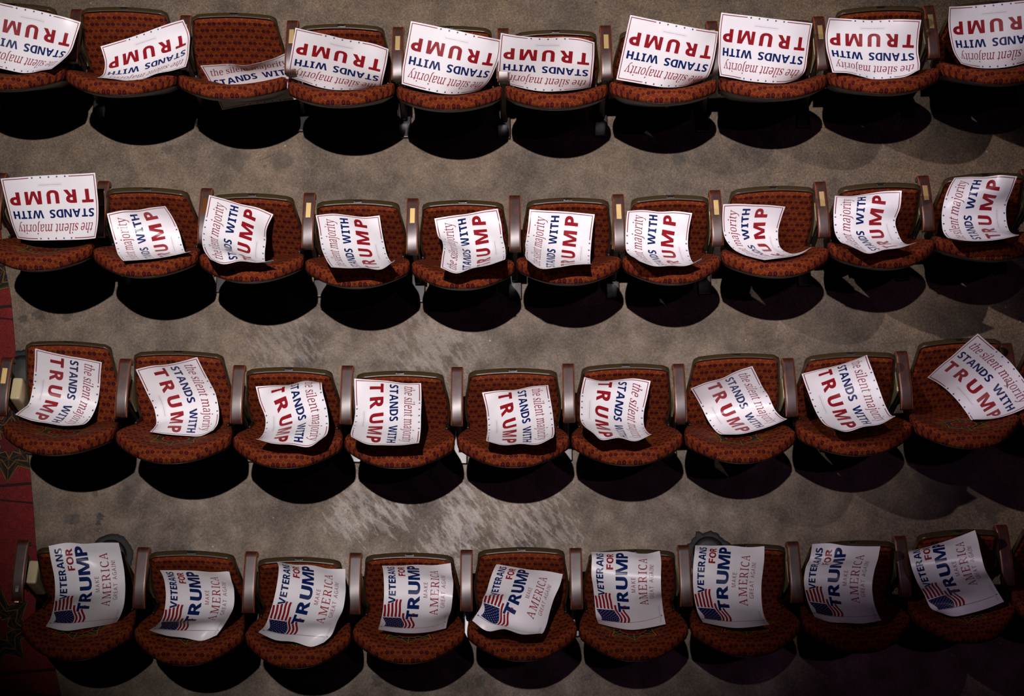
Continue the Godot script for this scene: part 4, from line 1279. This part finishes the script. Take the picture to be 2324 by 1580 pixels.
func build_vent(at: Vector3, label: String, seed_: int, rag: float) -> void:
	var o := thing("floor_vent", label, "vent", "black floor vents under the seats")
	o.position = Vector3(at.x, -SLOPE * at.z, at.z)
	o.basis = Basis(Vector3.RIGHT, atan(SLOPE))
	var rng := RandomNumberGenerator.new()
	rng.seed = seed_
	var g := Geo.new()
	var p := []
	var t := []
	var jag := []
	for k in 49:
		jag.append(rng.randf_range(-1.0, 1.0) * rag)
	jag[48] = jag[0]
	for q in [[0.075, 0.005], [0.09, 0.006], [0.1, 0.004], [0.108, 0.0]]:
		var row := PackedVector3Array()
		var tr := PackedVector2Array()
		for k in 49:
			var a := TAU * k / 48.0
			var r: float = q[0] + (jag[k] if q[0] > 0.08 else 0.0)
			row.append(Vector3(cos(a) * r, q[1], sin(a) * r))
			tr.append(Vector2(k, q[0]))
		p.append(row)
		t.append(tr)
	g.grid(p, t, true)
	part("collar", g.mesh(), mats.black_rubber, o)
	g = Geo.new()
	g.lathe([[0.0, 0.03], [0.05, 0.029], [0.072, 0.024], [0.078, 0.016], [0.076, 0.004]], 40)
	var cap := Geo.new()
	cap.lathe([[0.076, 0.0], [0.078, 0.014], [0.07, 0.024], [0.05, 0.029], [0.0, 0.031]], 40)
	part("cap", cap.mesh(), mats.black_iron, o)


func build_lamp(called: String, label: String, at: Vector3, aim: Vector3, col: Color, energy: float, angle: float, soft: float, size: float) -> void:
	var o := thing(called, label, "spotlight", "spotlights under the ceiling")
	o.position = at
	var f := (aim - at).normalized()
	var turn := Basis.looking_at(f, Vector3.FORWARD)
	# cylinder along local y turned to the beam
	var to_beam := turn * Basis(Vector3.RIGHT, -PI / 2.0)
	var g := Geo.new()
	g.lathe([[0.0, -0.42], [0.07, -0.42], [0.1, -0.38], [0.105, -0.2], [0.115, -0.04], [0.125, 0.0], [0.112, 0.0], [0.105, -0.03]], 28, Transform3D(to_beam, -f * 0.02))
	part("housing", g.mesh(), mats.lamp_housing, o)
	g = Geo.new()
	g.lathe([[0.106, -0.03], [0.06, -0.022], [0.0, -0.02]], 28, Transform3D(to_beam, -f * 0.02))
	var glow := StandardMaterial3D.new()
	glow.resource_name = "lamp_lens"
	glow.albedo_color = Color(0.9, 0.9, 0.9)
	glow.emission_enabled = true
	glow.emission = col
	glow.emission_energy_multiplier = 4.0
	part("lens", g.mesh(), glow, o)
	g = Geo.new()
	for s in [-1.0, 1.0]:
		g.rbox(Vector3(s * 0.14, 0.25, 0), Vector3(0.012, 0.55, 0.04), 0.004)
	g.rbox(Vector3(0, 0.52, 0), Vector3(0.292, 0.012, 0.04), 0.004)
	g.rbox(Vector3(0, (CEILING - at.y + 0.52) / 2.0, 0), Vector3(0.04, CEILING - at.y - 0.52, 0.04), 0.006)
	part("yoke", g.mesh(), mats.lamp_housing, o)
	var l := SpotLight3D.new()
	l.name = "beam"
	l.light_color = col
	l.light_energy = energy
	l.light_size = size
	l.spot_angle = angle
	l.spot_angle_attenuation = soft
	l.spot_range = 40.0
	l.spot_attenuation = 2.0
	l.shadow_enabled = true
	o.add_child(l)
	l.basis = turn
	l.position = f * 0.03


const CEILING := 19.0

func build_room() -> void:
	# the sloping floor, a slab
	var g := Geo.new()
	var p := []
	var t := []
	for r in 15:
		var row := PackedVector3Array()
		var tr := PackedVector2Array()
		for k in 17:
			var x := -8.0 + k
			var z := -7.0 + r
			row.append(Vector3(x, -SLOPE * z, z))
			tr.append(Vector2((x + FLOOR_SPAN / 2.0) / FLOOR_SPAN, (z + FLOOR_SPAN / 2.0) / FLOOR_SPAN))
		p.append(row)
		t.append(tr)
	g.grid(p, t, false)
	var ring := [Vector3(-8, 7.0 * SLOPE, -7), Vector3(8, 7.0 * SLOPE, -7), Vector3(8, -7.0 * SLOPE, 7), Vector3(-8, -7.0 * SLOPE, 7)]
	var z2 := PackedVector2Array([Vector2.ZERO, Vector2.ZERO])
	for k in 4:
		var a: Vector3 = ring[k]
		var b: Vector3 = ring[(k + 1) % 4]
		g.grid([PackedVector3Array([a, b]), PackedVector3Array([a + Vector3.DOWN * 0.3, b + Vector3.DOWN * 0.3])], [z2, z2], true)
	structure("floor", g.mesh(), mats.concrete, "worn grey-brown concrete floor sloping under the seats", "floor")
	for w in [["wall_left", Vector3(-8.1, 9, 0), Vector3(0.2, 23, 14.4)], ["wall_right", Vector3(8.1, 9, 0), Vector3(0.2, 23, 14.4)], ["wall_back", Vector3(0, 9, -7.1), Vector3(16.4, 23, 0.2)], ["wall_front", Vector3(0, 9, 7.1), Vector3(16.4, 23, 0.2)]]:
		g = Geo.new()
		g.rbox(w[1], w[2], 0.02)
		structure(w[0], g.mesh(), mats.wall_paint, "dark painted theatre wall beyond the picture, %s side" % w[0].substr(5), "wall")
	g = Geo.new()
	g.rbox(Vector3(0, CEILING + 0.15, 0), Vector3(16.4, 0.3, 14.4), 0.02)
	structure("ceiling", g.mesh(), mats.ceiling_paint, "dark theatre ceiling high above the seats", "ceiling")


func build_carpet() -> void:
	var g := Geo.new()
	var p := []
	var t := []
	var edge := PackedVector3Array()
	for e in CARPET_EDGE:
		edge.append(Vector3(e[0], -SLOPE * e[1] + 0.007, e[1]))
	for e in edge:
		var row := PackedVector3Array()
		var tr := PackedVector2Array()
		for k in 9:
			var x := lerpf(-4.2, e.x - 0.004, k / 8.0)
			row.append(Vector3(x, e.y, e.z))
			tr.append(Vector2(x, e.z) / 0.9)
		row.append(Vector3(e.x, e.y - 0.003, e.z))
		tr.append(Vector2(e.x, e.z) / 0.9)
		row.append(Vector3(e.x, e.y - 0.008, e.z))
		tr.append(Vector2(e.x, e.z) / 0.9)
		p.append(row)
		t.append(tr)
	g.grid(p, t, false)
	var o := part(numbered("aisle_carpet"), g.mesh(), mats.carpet, self)
	tag(o, "dark red patterned carpet along the aisle at the left edge", "carpet")


func _ready() -> void:
	# camera
	var cam := Camera3D.new()
	cam.name = "camera"
	cam.fov = rad_to_deg(2.0 * atan(790.0 / 4000.0))
	cam.near = 0.1
	cam.far = 60.0
	add_child(cam)
	cam.position = Vector3(0.0000, 8.1111, 3.3352)
	cam.rotation_degrees = Vector3(-66.00, 0, 0)
	cam.current = true
	# surroundings: a dark hall
	var env := Environment.new()
	env.background_mode = Environment.BG_COLOR
	env.background_color = Color(0.0, 0.0, 0.0)
	env.tonemap_mode = Environment.TONE_MAPPER_LINEAR
	env.tonemap_exposure = 1.0
	env.sdfgi_enabled = true
	env.ssao_enabled = true
	env.ssil_enabled = true
	var we := WorldEnvironment.new()
	we.environment = env
	add_child(we)
	make_materials()
	# the lamps under the ceiling that light the seats
	build_lamp("spotlight", "main white spotlight under the ceiling above the seats", Vector3(-0.89, 17.35, 2.75), Vector3(-0.5, 0.1, -1.1), Color(1.0, 0.955, 0.955), 335.0, 10.5, 1.0, 0.07)
	build_lamp("spotlight", "warm spotlight under the ceiling, left of the seats", Vector3(-5.9, 13.6, 0.05), Vector3(3.1, 0.1, -0.8), Color(0.98, 0.92, 0.95), 110.0, 9.4, 1.0, 0.07)
	build_lamp("spotlight", "violet spotlight under the ceiling, right of the seats", Vector3(2.2, 16.0, 4.6), Vector3(1.4, 0.0, 0.4), Color(0.85, 0.62, 0.9), 9.0, 10.0, 1.0, 0.07)
	build_room()
	build_carpet()
	for d in SEATS:
		build_seat(d)
	for d in STANDS:
		build_stand(d)
	for d in SIGNS:
		build_sign(d)
	build_vent(Vector3(-1.953, 0, 0.769), "black round floor vent behind the first seat of the bottom row", 5, 0.004)
	build_vent(Vector3(0.957, 0, 0.754), "ragged black round floor vent behind the seventh seat of the bottom row", 9, 0.012)
	build_vent(Vector3(-2.446, 0, -0.139), "black round floor vent beside the left end of the third row", 12, 0.004)
